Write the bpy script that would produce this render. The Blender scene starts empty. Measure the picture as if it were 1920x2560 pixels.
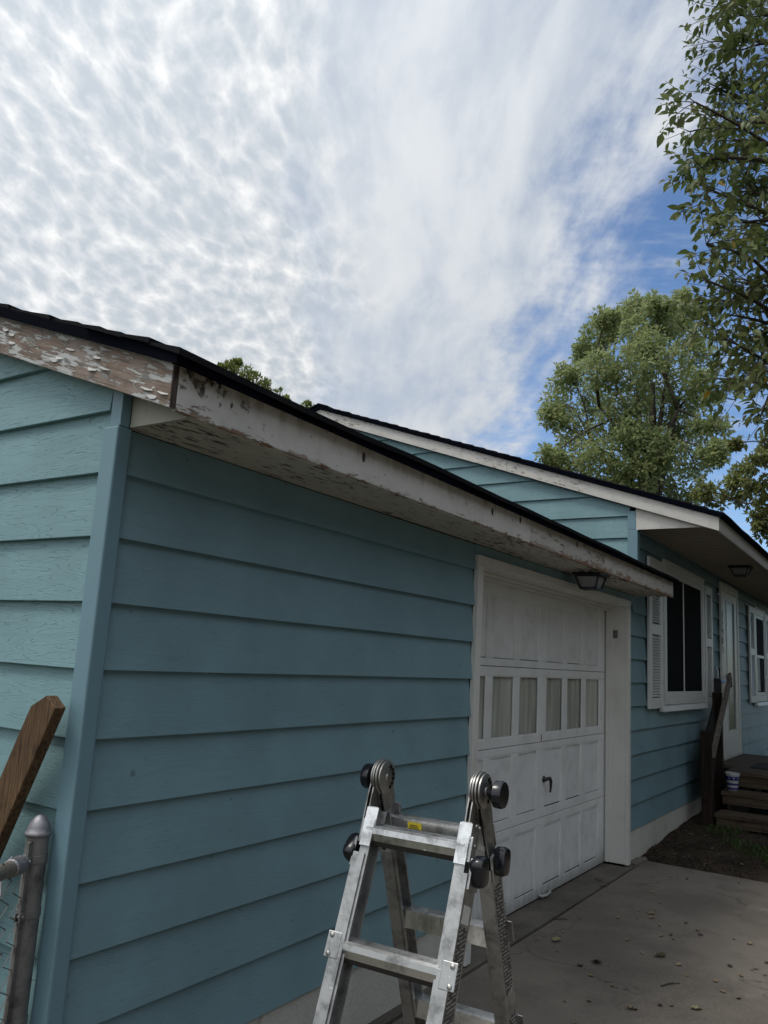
import bpy, math, random
from mathutils import Vector, Matrix, noise as mnoise
from math import sin, cos, pi, radians as rad
random.seed(7)
sc = bpy.context.scene
COL = sc.collection

# ------------------------------------------------------------------ camera
CAM = Vector((-1.5492, -2.0544, 1.6))
FW = Vector((0.81823345, 0.54573742, 0.18073375))
RT = Vector((0.54543189, -0.8362888, 0.05590255))
UP = Vector((-0.18165372, -0.05283661, 0.98194206))
cd = bpy.data.cameras.new('camera'); cam = bpy.data.objects.new('camera', cd); COL.objects.link(cam)
cd.sensor_fit = 'VERTICAL'; cd.sensor_height = 36.0; cd.lens = 36.0 * 1994.17 / 2560.0
cd.clip_start = 0.05; cd.clip_end = 2000
cam.matrix_world = Matrix(((RT.x, UP.x, -FW.x, CAM.x), (RT.y, UP.y, -FW.y, CAM.y), (RT.z, UP.z, -FW.z, CAM.z), (0, 0, 0, 1)))
sc.camera = cam
sc.view_settings.view_transform = 'Standard'; sc.view_settings.look = 'None'
sc.view_settings.gamma = 1.0; sc.view_settings.use_curve_mapping = False
sc.view_settings.exposure = 0.0
sc.cycles.max_bounces = 8; sc.cycles.transparent_max_bounces = 12

# ------------------------------------------------------------------ sun and sky
SUN_EL, SUN_AZ = rad(62), rad(142)           # azimuth counted from +X towards +Y
sd = Vector((cos(SUN_EL) * cos(SUN_AZ), cos(SUN_EL) * sin(SUN_AZ), sin(SUN_EL)))
sl = bpy.data.lights.new('sun', 'SUN'); sl.energy = 1.5; sl.angle = rad(16); sl.color = (1.0, 0.95, 0.86)
so = bpy.data.objects.new('sun', sl); COL.objects.link(so); so.rotation_euler = sd.to_track_quat('Z', 'Y').to_euler()
so.location = (-6, 4, 12)

def NT(nt):
    """small node helper: n(type, {input: value or socket}, **attributes) -> node"""
    def n(t, ins=None, **at):
        nd = nt.nodes.new('ShaderNode' + t)
        for k, v in at.items(): setattr(nd, k, v)
        for k, v in (ins or {}).items():
            s = nd.inputs[k]
            if isinstance(v, bpy.types.NodeSocket): nt.links.new(v, s)
            else: s.default_value = v
        return nd
    def math_(op, a, b=0.0, c=None, clamp=False):
        nd = nt.nodes.new('ShaderNodeMath'); nd.operation = op; nd.use_clamp = clamp
        for i, v in enumerate((a, b) if c is None else (a, b, c)):
            if isinstance(v, bpy.types.NodeSocket): nt.links.new(v, nd.inputs[i])
            else: nd.inputs[i].default_value = v
        return nd.outputs[0]
    def ramp(f, stops, interp='LINEAR'):
        nd = nt.nodes.new('ShaderNodeValToRGB'); nt.links.new(f, nd.inputs[0]); cr = nd.color_ramp; cr.interpolation = interp
        while len(cr.elements) < len(stops): cr.elements.new(0.5)
        for e, (p, c) in zip(cr.elements, stops):
            e.position = p; e.color = (c, c, c, 1) if not isinstance(c, tuple) else (*c, 1)
        return nd.outputs[0]
    def mix(f, a, b, blend='MIX'):
        nd = nt.nodes.new('ShaderNodeMix'); nd.data_type = 'RGBA'; nd.blend_type = blend
        for i, v in ((0, f), (6, a), (7, b)):
            if isinstance(v, bpy.types.NodeSocket): nt.links.new(v, nd.inputs[i])
            else: nd.inputs[i].default_value = v if i == 0 else ((*v, 1) if len(v) == 3 else v)
        return nd.outputs[2]
    def sstep(v, lo, hi):
        nd = nt.nodes.new('ShaderNodeMapRange'); nd.interpolation_type = 'SMOOTHSTEP'
        nt.links.new(v, nd.inputs[0]); nd.inputs[1].default_value = lo; nd.inputs[2].default_value = hi
        return nd.outputs[0]
    n.math, n.ramp, n.mix, n.ss = math_, ramp, mix, sstep
    return n

world = bpy.data.worlds.new('World'); sc.world = world; world.use_nodes = True
wt = world.node_tree; wt.nodes.clear(); n = NT(wt)
sky = n('TexSky', sky_type='NISHITA', sun_disc=False, sun_elevation=SUN_EL, sun_rotation=pi / 2 - SUN_AZ, altitude=200.0, air_density=1.0, dust_density=0.0, ozone_density=6.0)
tc = n('TexCoord')
sep = n('SeparateXYZ', {0: tc.outputs['Generated']})
dx, dy, dz = sep.outputs
zc = n.math('ADD', n.math('MAXIMUM', dz, 0.0), 0.12)     # the layer bends down a little towards the horizon
u = n.math('DIVIDE', dx, zc); v = n.math('DIVIDE', dy, zc)
A0 = rad(35)
ca = n.math('ADD', n.math('MULTIPLY', u, cos(A0)), n.math('MULTIPLY', v, sin(A0)))      # along the cloud bands
cb = n.math('ADD', n.math('MULTIPLY', u, -sin(A0)), n.math('MULTIPLY', v, cos(A0)))     # across them
P2 = n('CombineXYZ', {0: ca, 1: cb, 2: 0.0}).outputs[0]
warp = n('TexNoise', {'Vector': P2, 'Scale': 1.6, 'Detail': 3.0}).outputs['Color']
warpv = n('VectorMath', {0: warp, 1: (0.5, 0.5, 0.5)}, operation='SUBTRACT').outputs[0]
Pw = n('VectorMath', {0: P2, 1: n('VectorMath', {0: warpv, 'Scale': 0.16}, operation='SCALE').outputs[0]}, operation='ADD').outputs[0]
# small cloudlets (altocumulus) where the sheet is broken, to the left of the bands
mp = n('Mapping', {'Vector': Pw, 'Rotation': (0, 0, rad(24)), 'Scale': (13.5, 24.0, 1)}).outputs[0]
wob = n('VectorMath', {0: n('TexNoise', {'Vector': mp, 'Scale': 1.1, 'Detail': 4.0, 'Roughness': 0.55}).outputs['Color'], 1: (0.5, 0.5, 0.5)}, operation='SUBTRACT').outputs[0]
mpw = n('VectorMath', {0: mp, 1: n('VectorMath', {0: wob, 'Scale': 1.25}, operation='SCALE').outputs[0]}, operation='ADD').outputs[0]
vor = n('TexVoronoi', {'Vector': mpw, 'Scale': 1.0, 'Smoothness': 0.35}, feature='SMOOTH_F1', voronoi_dimensions='2D').outputs['Distance']
fn = n('TexNoise', {'Vector': mp, 'Scale': 1.5, 'Detail': 6.0, 'Roughness': 0.60}).outputs['Fac']
big = n('TexNoise', {'Vector': Pw, 'Scale': 3.4, 'Detail': 4.0}).outputs['Fac']
cell = n.math('ADD', n.math('MULTIPLY', vor, 0.85), n.math('MULTIPLY', n.math('SUBTRACT', fn, 0.5), 1.25))
cell = n.math('ADD', cell, n.math('MULTIPLY', n.math('SUBTRACT', big, 0.5), 0.55))
cloudlet = n.math('ADD', n.math('MULTIPLY', n.ss(cell, -0.02, 0.85), 0.60), n.math('MULTIPLY', n.math('POWER', n.ss(cell, 0.42, 1.10), 1.3), 0.40))
# streaky veil
stm = n('Mapping', {'Vector': Pw, 'Rotation': (0, 0, rad(-4)), 'Scale': (0.7, 3.6, 1)}).outputs[0]
stn = n('TexNoise', {'Vector': stm, 'Scale': 1.5, 'Detail': 6.0, 'Roughness': 0.50}).outputs['Fac']
rip = n('TexNoise', {'Vector': n('Mapping', {'Vector': Pw, 'Rotation': (0, 0, rad(-40)), 'Scale': (17, 5.5, 1)}).outputs[0], 'Scale': 1.0, 'Detail': 5.0, 'Roughness': 0.6}).outputs['Fac']
wisp = n('TexNoise', {'Vector': n('Mapping', {'Vector': Pw, 'Scale': (2.2, 5.0, 1)}).outputs[0], 'Scale': 1.6, 'Detail': 8.0, 'Roughness': 0.62}).outputs['Fac']
veil = n.ss(n.math('ADD', n.math('MULTIPLY', stn, 0.62), n.math('MULTIPLY', wisp, 0.38)), 0.32, 0.70)
# how far the broken sheet reaches, and how thick the veil is (both start from where one stands across the bands)
cbw = n.math('ADD', cb, n.math('MULTIPLY', n.math('SUBTRACT', stn, 0.5), 0.30))
patchy = n.ss(n.math('ADD', cbw, n.math('MULTIPLY', n.math('SUBTRACT', big, 0.5), 0.30)), -0.02, 0.20)
edge = n.math('ADD', cb, n.math('ADD', n.math('MULTIPLY', n.math('SUBTRACT', wisp, 0.5), 0.55), n.math('MULTIPLY', n.math('SUBTRACT', rip, 0.5), 0.14)))
thick = n.ss(edge, -0.56, -0.25)
thick = n.math('MAXIMUM', thick, n.math('MULTIPLY', n.ss(n.math('ADD', ca, n.math('MULTIPLY', n.math('SUBTRACT', wisp, 0.5), 0.8)), 0.55, -0.10), 0.92))   # sheet closed overhead and behind the camera, added to light the front wall
thin_far = n.math('MULTIPLY', n.ss(n.math('MULTIPLY', rip, n.math('ADD', wisp, 0.45)), 0.40, 0.80), 0.50)
# brighter towards the hidden sun
dot = n('VectorMath', {0: tc.outputs['Generated'], 1: tuple(sd)}, operation='DOT_PRODUCT').outputs['Value']
glow = n.math('POWER', n.math('MAXIMUM', n.math('MULTIPLY', n.math('ADD', dot, 1.0), 0.5), 0.0), 2.2)
c_let = n.mix(cloudlet, (0.55, 0.605, 0.665), (0.98, 0.98, 0.975))
c_veil = n.mix(veil, (0.535, 0.595, 0.675), (0.78, 0.81, 0.845))
c_cloud = n.mix(patchy, c_veil, c_let)
gl = n.math('ADD', n.math('MULTIPLY', glow, 0.66), 0.74)
sunny = n.math('POWER', n.math('MAXIMUM', dot, 0.0), 9.0)
gl = n.math('ADD', gl, n.math('MULTIPLY', sunny, 1.3))
c_cloud = n('VectorMath', {0: c_cloud, 'Scale': gl}, operation='SCALE').outputs[0]
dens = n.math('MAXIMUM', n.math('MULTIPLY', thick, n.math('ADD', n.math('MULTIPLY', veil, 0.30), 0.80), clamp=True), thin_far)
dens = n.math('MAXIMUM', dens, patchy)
bgs = n('Background', {0: sky.outputs[0], 1: 0.15})
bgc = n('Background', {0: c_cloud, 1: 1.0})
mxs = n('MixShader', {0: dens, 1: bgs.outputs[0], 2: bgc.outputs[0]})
wo = n('OutputWorld', {0: mxs.outputs[0]})

# ------------------------------------------------------------------ mesh helpers
class MB:
    def __init__(s): s.v = []; s.f = []; s.m = []
    def add(s, vs, fs, mi=0):
        o = len(s.v); s.v += [tuple(p) for p in vs]; s.f += [tuple(i + o for i in f) for f in fs]; s.m += [mi] * len(fs); return s
    def box(s, a, b, M=None, mi=0):
        x0, y0, z0 = (min(a[i], b[i]) for i in range(3)); x1, y1, z1 = (max(a[i], b[i]) for i in range(3))
        vs = [Vector(p) for p in ((x0, y0, z0), (x1, y0, z0), (x1, y1, z0), (x0, y1, z0), (x0, y0, z1), (x1, y0, z1), (x1, y1, z1), (x0, y1, z1))]
        if M is not None: vs = [M @ p for p in vs]
        return s.add(vs, [(0, 3, 2, 1), (4, 5, 6, 7), (0, 1, 5, 4), (1, 2, 6, 5), (2, 3, 7, 6), (3, 0, 4, 7)], mi)
    def prism(s, base, vec, mi=0):
        """polygon (list of 3-D points) pushed along vec"""
        k = len(base); vec = Vector(vec); b = [Vector(p) for p in base]; t = [p + vec for p in b]
        nrm = Vector((0, 0, 0))
        for i in range(k):
            nrm += b[i].cross(b[(i + 1) % k])
        fl = nrm.dot(vec) > 0
        fs = [tuple(range(k))[::-1] if fl else tuple(range(k)), tuple(range(k, 2 * k)) if fl else tuple(range(k, 2 * k))[::-1]]
        for i in range(k):
            j = (i + 1) % k; q = (i, j, j + k, i + k); fs.append(q if fl else q[::-1])
        return s.add(b + t, fs, mi)
    def tube(s, pts, r, seg=8, mi=0, cap=True):
        pts = [Vector(p) for p in pts]; rs = r if isinstance(r, (list, tuple)) else [r] * len(pts)
        d0 = (pts[1] - pts[0]).normalized(); a = d0.orthogonal().normalized(); vs = []
        for i, p in enumerate(pts):
            d = (pts[min(i + 1, len(pts) - 1)] - pts[max(i - 1, 0)]).normalized()
            a = (a - d * a.dot(d)).normalized(); b = d.cross(a)
            for k in range(seg):
                t = 2 * pi * k / seg; vs.append(p + (a * cos(t) + b * sin(t)) * rs[i])
        fs = []
        for i in range(len(pts) - 1):
            for k in range(seg):
                k2 = (k + 1) % seg; fs.append((i * seg + k, i * seg + k2, (i + 1) * seg + k2, (i + 1) * seg + k))
        if cap:
            fs.append(tuple(range(seg))[::-1]); fs.append(tuple(range((len(pts) - 1) * seg, len(pts) * seg)))
        return s.add(vs, fs, mi)
    def lathe(s, prof, M=None, seg=24, mi=0):
        """profile of (r, z) turned round z"""
        vs = []
        for r, z in prof:
            for k in range(seg):
                t = 2 * pi * k / seg; p = Vector((r * cos(t), r * sin(t), z)); vs.append(M @ p if M is not None else p)
        fs = []
        for i in range(len(prof) - 1):
            for k in range(seg):
                k2 = (k + 1) % seg; fs.append((i * seg + k, i * seg + k2, (i + 1) * seg + k2, (i + 1) * seg + k))
        fs.append(tuple(range(seg))[::-1]); fs.append(tuple(range((len(prof) - 1) * seg, len(prof) * seg)))
        return s.add(vs, fs, mi)
    def sq_lathe(s, prof, M, seg=24, e=0.62, mi=0):
        vs = []
        for r, z in prof:
            for k in range(seg):
                t = 2 * pi * k / seg; c, q = cos(t), sin(t)
                vs.append(M @ Vector((math.copysign(abs(c) ** e, c) * r, math.copysign(abs(q) ** e, q) * r, z)))
        fs = [(i * seg + k, i * seg + (k + 1) % seg, (i + 1) * seg + (k + 1) % seg, (i + 1) * seg + k) for i in range(len(prof) - 1) for k in range(seg)]
        fs.append(tuple(range(seg))[::-1]); fs.append(tuple(range((len(prof) - 1) * seg, len(prof) * seg)))
        return s.add(vs, fs, mi)
    def mesh(s, name, mats, smooth=False):
        me = bpy.data.meshes.new(name); me.from_pydata(s.v, [], s.f)
        for m in (mats if isinstance(mats, (list, tuple)) else [mats]): me.materials.append(m)
        if any(s.m): me.polygons.foreach_set('material_index', s.m)
        if smooth: me.polygons.foreach_set('use_smooth', [True] * len(s.f))
        me.update(); return me
    def build(s, name, mats, parent=None, smooth=False, bevel=0.0):
        return link(name, s.mesh(name, mats, smooth), parent, bevel)

def link(name, me, parent=None, bevel=0.0, loc=None, rot=None):
    o = bpy.data.objects.new(name, me); COL.objects.link(o)
    if parent is not None:
        o.parent = parent
        if parent.get('world_built'): o.matrix_parent_inverse = Matrix.Translation(-Vector(parent.location))
    if loc is not None: o.location = loc
    if rot is not None: o.rotation_euler = rot
    if bevel:
        b = o.modifiers.new('bevel', 'BEVEL'); b.width = bevel; b.segments = 2; b.limit_method = 'ANGLE'; b.angle_limit = rad(50)
    return o
def smooth_by_angle(o, a=40):
    me = o.data; me.polygons.foreach_set('use_smooth', [True] * len(me.polygons))
    try: me.set_sharp_from_angle(angle=rad(a))
    except Exception: pass
def thing(name, label, cat, loc=(0, 0, 0), group=None, rot=None):
    o = bpy.data.objects.new(name, None); COL.objects.link(o); o.location = loc; o.empty_display_size = 0.1
    if rot: o.rotation_euler = rot
    o['label'] = label; o['category'] = cat
    if group: o['group'] = group
    return o
def tag(o, label, cat, group=None):
    o['label'] = label; o['category'] = cat
    if group: o['group'] = group
    return o
def structure(o): o['kind'] = 'structure'; return o

# ------------------------------------------------------------------ materials
MATS = {}
def newmat(name):
    m = bpy.data.materials.new(name); m.use_nodes = True; nt = m.node_tree; nt.nodes.clear()
    n = NT(nt); out = n('OutputMaterial'); b = n('BsdfPrincipled'); nt.links.new(b.outputs[0], out.inputs[0])
    MATS[name] = m
    return m, nt, n, b, out
def setin(nt, b, **kw):
    for k, v in kw.items():
        s = b.inputs[k.replace('_', ' ')]
        if isinstance(v, bpy.types.NodeSocket): nt.links.new(v, s)
        else: s.default_value = (*v, 1) if isinstance(v, tuple) and len(v) == 3 else v
def bump(n, h, strength=0.3, dist=0.01): return n('Bump', {'Height': h, 'Strength': strength, 'Distance': dist}).outputs[0]
def pos(n, scale=(1, 1, 1), rot=(0, 0, 0)):
    return n('Mapping', {'Vector': n('NewGeometry').outputs['Position'], 'Scale': scale, 'Rotation': rot}).outputs[0]

def mat_siding(name, colr, along='x', strength=0.55, wear=0.10):
    """painted hardboard siding with embossed cedar grain: thin contour grooves of a stretched noise"""
    m, nt, n, b, o = newmat(name)
    sc_ = (0.75, 0.75, 9.5)
    oi = n('ObjectInfo').outputs['Random']
    off = n('CombineXYZ', {0: n.math('MULTIPLY', oi, 37.0), 1: n.math('MULTIPLY', oi, 23.0), 2: n.math('MULTIPLY', oi, 51.0)}).outputs[0]
    p = n('VectorMath', {0: n('NewGeometry').outputs['Position'], 1: off}, operation='ADD').outputs[0]
    p = n('Mapping', {'Vector': p, 'Scale': sc_}).outputs[0]
    nz = n('TexNoise', {'Vector': p, 'Scale': 2.7, 'Detail': 1.6, 'Roughness': 0.4, 'Distortion': 0.1}).outputs['Fac']
    ragged = n('TexNoise', {'Vector': p, 'Scale': 34.0, 'Detail': 2.0}).outputs['Fac']
    q = n.math('ADD', n.math('MULTIPLY', nz, 15.0), n.math('MULTIPLY', ragged, 0.55))
    fr = n.math('FRACT', q)
    tri = n.math('ABSOLUTE', n.math('SUBTRACT', fr, 0.5))
    groove = n.ss(tri, 0.0, 0.10)          # 0 in the groove
    gate = n('TexNoise', {'Vector': p, 'Scale': 5.0, 'Detail': 1.0}).outputs['Fac']
    groove = n.math('MAXIMUM', groove, n.ss(gate, 0.52, 0.66))
    fine = n('TexNoise', {'Vector': n('Mapping', {'Vector': p, 'Scale': (8, 8, 30)}).outputs[0], 'Scale': 6.0, 'Detail': 3.0}).outputs['Fac']
    h = n.math('ADD', groove, n.math('MULTIPLY', fine, 0.16))
    blot = n('TexNoise', {'Vector': pos(n, (1, 1, 1)), 'Scale': 2.3, 'Detail': 5.0, 'Roughness': 0.6}).outputs['Fac']
    dark = tuple(c * (1 - wear) for c in colr); lite = tuple(c * (1 + wear * 0.8) for c in colr)
    c = n.mix(n.ss(blot, 0.3, 0.7), dark, lite)
    c = n.mix(n.math('MULTIPLY', oi, 0.16), c, tuple(x * 0.82 for x in colr))
    specks = n('TexNoise', {'Vector': pos(n), 'Scale': 21.0, 'Detail': 4.0}).outputs['Fac']
    c = n.mix(n.math('MULTIPLY', n.ss(specks, 0.70, 0.76), 0.5), c, (0.055, 0.075, 0.085))
    c = n.mix(n.math('MULTIPLY', n.math('SUBTRACT', 1.0, groove), 0.10), c, tuple(x * 0.5 for x in colr))
    setin(nt, b, Base_Color=c, Roughness=0.55, Normal=bump(n, h, strength, 0.004)); b.inputs['Specular IOR Level'].default_value = 0.35
    return m
TEAL = (0.176, 0.288, 0.326)
M_SIDE = mat_siding('teal siding paint', TEAL, 'x', 0.35)
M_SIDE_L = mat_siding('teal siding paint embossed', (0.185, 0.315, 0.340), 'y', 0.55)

def mat_paint(name, colr, rough=0.5, dirt=0.25, dirtcol=(0.16, 0.15, 0.12), scale=3.0, bumpy=0.12, splash=0.0):
    m, nt, n, b, o = newmat(name)
    d = n('TexNoise', {'Vector': pos(n), 'Scale': scale, 'Detail': 6.0, 'Roughness': 0.65}).outputs['Fac']
    f = n('TexNoise', {'Vector': pos(n), 'Scale': 55.0, 'Detail': 3.0}).outputs['Fac']
    c = n.mix(n.math('MULTIPLY', n.ss(d, 0.42, 0.80), dirt), colr, dirtcol)
    c = n.mix(n.math('MULTIPLY', n.ss(f, 0.66, 0.74), dirt * 0.8), c, dirtcol)
    if splash:                                  # mud splashed up from the ground, in ragged streaks
        z = n('SeparateXYZ', {0: n('NewGeometry').outputs['Position']}).outputs[2]
        sk = n('TexNoise', {'Vector': pos(n, (9, 9, 2.0)), 'Scale': 2.4, 'Detail': 7.0, 'Roughness': 0.7}).outputs['Fac']
        lvl = n.math('SUBTRACT', z, n.math('MULTIPLY', sk, splash))
        c = n.mix(n.math('MULTIPLY', n.ss(lvl, 0.08, -0.06), 0.55), c, (0.10, 0.088, 0.068))
        scuff = n.ss(n('TexNoise', {'Vector': pos(n, (1, 1, 5)), 'Scale': 14.0, 'Detail': 6.0, 'Roughness': 0.75}).outputs['Fac'], 0.70, 0.73)
        c = n.mix(n.math('MULTIPLY', scuff, 0.6), c, (0.16, 0.14, 0.11))
    setin(nt, b, Base_Color=c, Roughness=rough, Normal=bump(n, n.math('ADD', f, d), bumpy, 0.002))
    return m
M_TRIM = mat_paint('teal trim paint', (0.150, 0.258, 0.308), 0.5, 0.15, (0.07, 0.12, 0.14))
M_WHITE = mat_paint('white trim paint', (0.64, 0.635, 0.60), 0.5, 0.25, (0.25, 0.22, 0.17))
M_WHITE2 = mat_paint('white vinyl', (0.60, 0.61, 0.60), 0.45, 0.15, (0.3, 0.28, 0.25))
M_SOFV = mat_paint('soffit vinyl', (0.36, 0.32, 0.26), 0.55, 0.2, (0.2, 0.17, 0.13))
M_RECESS_SHADE = mat_paint('soffit recess shade', (0.12, 0.105, 0.085), 0.7, 0.2, (0.08, 0.07, 0.06))  # darker copy of the soffit vinyl; recess shade put into the colour
M_BLACK = mat_paint('black metal', (0.012, 0.012, 0.014), 0.4, 0.2, (0.03, 0.03, 0.03))
M_CONC = None

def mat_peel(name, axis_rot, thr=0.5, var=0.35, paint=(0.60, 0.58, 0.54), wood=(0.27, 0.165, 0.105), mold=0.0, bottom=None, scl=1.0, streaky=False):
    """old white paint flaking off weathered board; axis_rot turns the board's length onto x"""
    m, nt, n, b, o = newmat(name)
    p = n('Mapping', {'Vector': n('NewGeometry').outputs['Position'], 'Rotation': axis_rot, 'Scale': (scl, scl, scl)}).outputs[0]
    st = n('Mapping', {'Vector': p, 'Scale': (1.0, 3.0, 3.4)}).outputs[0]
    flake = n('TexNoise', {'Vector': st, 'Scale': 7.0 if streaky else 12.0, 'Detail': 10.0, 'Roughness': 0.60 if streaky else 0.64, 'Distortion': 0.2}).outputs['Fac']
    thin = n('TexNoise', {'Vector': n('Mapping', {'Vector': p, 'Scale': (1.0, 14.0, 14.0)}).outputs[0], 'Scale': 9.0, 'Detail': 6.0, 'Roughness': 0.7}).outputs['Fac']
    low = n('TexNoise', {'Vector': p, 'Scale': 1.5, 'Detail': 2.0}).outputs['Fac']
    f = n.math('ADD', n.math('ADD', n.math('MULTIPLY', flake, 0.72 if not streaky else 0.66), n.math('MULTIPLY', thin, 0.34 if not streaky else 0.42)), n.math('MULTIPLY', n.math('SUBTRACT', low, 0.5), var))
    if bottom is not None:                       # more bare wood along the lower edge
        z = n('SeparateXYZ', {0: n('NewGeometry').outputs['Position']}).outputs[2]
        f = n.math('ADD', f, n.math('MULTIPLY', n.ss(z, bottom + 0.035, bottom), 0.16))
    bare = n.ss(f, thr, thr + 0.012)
    rim_shade = n.math('SUBTRACT', n.ss(f, thr - 0.018, thr), bare)
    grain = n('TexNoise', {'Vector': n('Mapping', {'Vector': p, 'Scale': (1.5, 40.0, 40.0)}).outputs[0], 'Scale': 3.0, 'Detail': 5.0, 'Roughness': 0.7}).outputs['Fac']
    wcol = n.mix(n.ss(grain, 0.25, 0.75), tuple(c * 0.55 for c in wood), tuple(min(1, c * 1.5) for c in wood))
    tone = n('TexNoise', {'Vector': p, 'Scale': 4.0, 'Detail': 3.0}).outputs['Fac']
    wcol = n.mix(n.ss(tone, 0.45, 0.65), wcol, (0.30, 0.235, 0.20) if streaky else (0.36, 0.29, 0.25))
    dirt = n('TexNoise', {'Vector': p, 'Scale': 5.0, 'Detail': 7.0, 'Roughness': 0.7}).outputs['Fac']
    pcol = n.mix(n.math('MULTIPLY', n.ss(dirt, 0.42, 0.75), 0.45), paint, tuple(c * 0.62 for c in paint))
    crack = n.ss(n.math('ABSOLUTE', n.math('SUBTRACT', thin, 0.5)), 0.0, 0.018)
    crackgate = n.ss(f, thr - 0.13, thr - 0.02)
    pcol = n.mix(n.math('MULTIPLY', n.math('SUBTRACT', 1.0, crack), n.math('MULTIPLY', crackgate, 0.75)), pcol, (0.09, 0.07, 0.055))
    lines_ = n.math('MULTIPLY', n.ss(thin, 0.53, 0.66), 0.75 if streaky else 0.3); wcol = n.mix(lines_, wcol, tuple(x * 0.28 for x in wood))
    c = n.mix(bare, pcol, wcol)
    c = n.mix(n.math('MULTIPLY', rim_shade, 0.6), c, (0.12, 0.10, 0.08))  # dark line along flake edges: their shadow put into the colour
    if mold:
        px = n('SeparateXYZ', {0: n('NewGeometry').outputs['Position']}).outputs
        near = n.math('MULTIPLY', n.ss(px[0], 0.42, 0.03), n.ss(px[2], 2.320, 2.395))
        mo = n('TexNoise', {'Vector': p, 'Scale': 24.0, 'Detail': 5.0, 'Roughness': 0.65}).outputs['Fac']
        mk = n.ss(n.math('ADD', n.math('MULTIPLY', near, 0.20), mo), 0.62, 0.75)
        spots = n.ss(n('TexNoise', {'Vector': p, 'Scale': 26.0, 'Detail': 3.0}).outputs['Fac'], 0.715, 0.735)
        c = n.mix(n.math('MAXIMUM', mk, n.math('MULTIPLY', spots, 0.7)), c, (0.028, 0.024, 0.02))
    if bottom is not None:                       # brown run-off below the shingles
        zt = n('SeparateXYZ', {0: n('NewGeometry').outputs['Position']}).outputs[2]
        run = n('TexNoise', {'Vector': n('Mapping', {'Vector': n('NewGeometry').outputs['Position'], 'Scale': (9.0, 1.0, 1.2)}).outputs[0], 'Scale': 2.0, 'Detail': 5.0, 'Roughness': 0.65}).outputs['Fac']
        rn = n.math('MULTIPLY', n.ss(zt, bottom + 0.05, bottom + 0.14), n.ss(run, 0.42, 0.70))
        c = n.mix(n.math('MULTIPLY', rn, 0.6), c, (0.20, 0.155, 0.11))
    h = n.math('ADD', n.math('MULTIPLY', n.math('SUBTRACT', 1.0, bare), 1.0), n.math('MULTIPLY', grain, n.math('MULTIPLY', bare, 0.5)))
    setin(nt, b, Base_Color=c, Roughness=0.65, Normal=bump(n, h, 0.9, 0.003)); b.inputs['Specular IOR Level'].default_value = 0.3
    return m
SL = math.atan(0.348)
M_RAKE = mat_peel('peeling white rake', (-SL, 0, -pi / 2), 0.506, 0.24, paint=(0.50, 0.50, 0.485), wood=(0.205, 0.148, 0.112), streaky=True)   # length runs along y and z; see mapping below
M_FASCIA = mat_peel('white fascia paint', (0, 0, 0), 0.695, 0.20, mold=1.0, bottom=2.276)
M_FASCIA2 = mat_peel('rotting fascia paint', (0, 0, 0), 0.64, 0.20, paint=(0.52, 0.50, 0.46), mold=0.0, bottom=2.285)
M_RAKE2 = mat_peel('white rake paint', (-SL, 0, -pi / 2), 0.615, 0.45)
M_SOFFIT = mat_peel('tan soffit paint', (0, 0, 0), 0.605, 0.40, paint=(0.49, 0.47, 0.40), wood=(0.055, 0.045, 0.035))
M_FASCIA3 = mat_peel('white house fascia', (0, 0, 0), 0.72, 0.2, paint=(0.55, 0.53, 0.49))

def mat_wood(name, c0, c1, axis=(1, 22, 22), rough=0.8, sc_=2.2, rot=(0, 0, 0)):
    m, nt, n, b, o = newmat(name)
    p = n('Mapping', {'Vector': n('TexCoord').outputs['Object'], 'Scale': axis, 'Rotation': rot}).outputs[0]
    g = n('TexNoise', {'Vector': p, 'Scale': sc_, 'Detail': 7.0, 'Roughness': 0.65}).outputs['Fac']
    k = n('TexNoise', {'Vector': n('TexCoord').outputs['Object'], 'Scale': 9.0, 'Detail': 4.0}).outputs['Fac']
    c = n.mix(n.ss(g, 0.3, 0.72), c0, c1)
    c = n.mix(n.math('MULTIPLY', n.ss(k, 0.55, 0.72), 0.6), c, tuple(x * 0.45 for x in c0))
    setin(nt, b, Base_Color=c, Roughness=rough, Normal=bump(n, g, 0.5, 0.004)); b.inputs['Specular IOR Level'].default_value = 0.2
    return m
M_PICKET = mat_wood('brown weathered picket', (0.045, 0.026, 0.017), (0.17, 0.105, 0.055), (70, 70, 3))
M_DECK = mat_wood('old deck boards', (0.042, 0.031, 0.021), (0.115, 0.088, 0.062), (22, 1, 22))
M_POSTW = mat_wood('dark stained post', (0.012, 0.008, 0.006), (0.036, 0.024, 0.017), (20, 20, 1))
M_RAIL = mat_wood('grey handrail wood', (0.10, 0.085, 0.07), (0.21, 0.185, 0.155), (1, 22, 22))
M_GRAIN = mat_wood('bare end grain', (0.035, 0.028, 0.024), (0.13, 0.105, 0.09), (40, 40, 3))

def mat_shingle():
    m, nt, n, b, o = newmat('black asphalt shingle')
    g = n('TexNoise', {'Vector': pos(n), 'Scale': 260.0, 'Detail': 2.0}).outputs['Fac']
    w = n('TexNoise', {'Vector': pos(n), 'Scale': 4.0, 'Detail': 4.0}).outputs['Fac']
    c = n.mix(n.ss(g, 0.3, 0.7), (0.005, 0.005, 0.006), (0.018, 0.018, 0.021))
    c = n.mix(n.math('MULTIPLY', n.ss(w, 0.45, 0.7), 0.4), c, (0.03, 0.027, 0.027))
    setin(nt, b, Base_Color=c, Roughness=0.95, Normal=bump(n, g, 0.5, 0.003)); b.inputs['Specular IOR Level'].default_value = 0.08
    return m
M_SHINGLE = mat_shingle()

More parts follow.
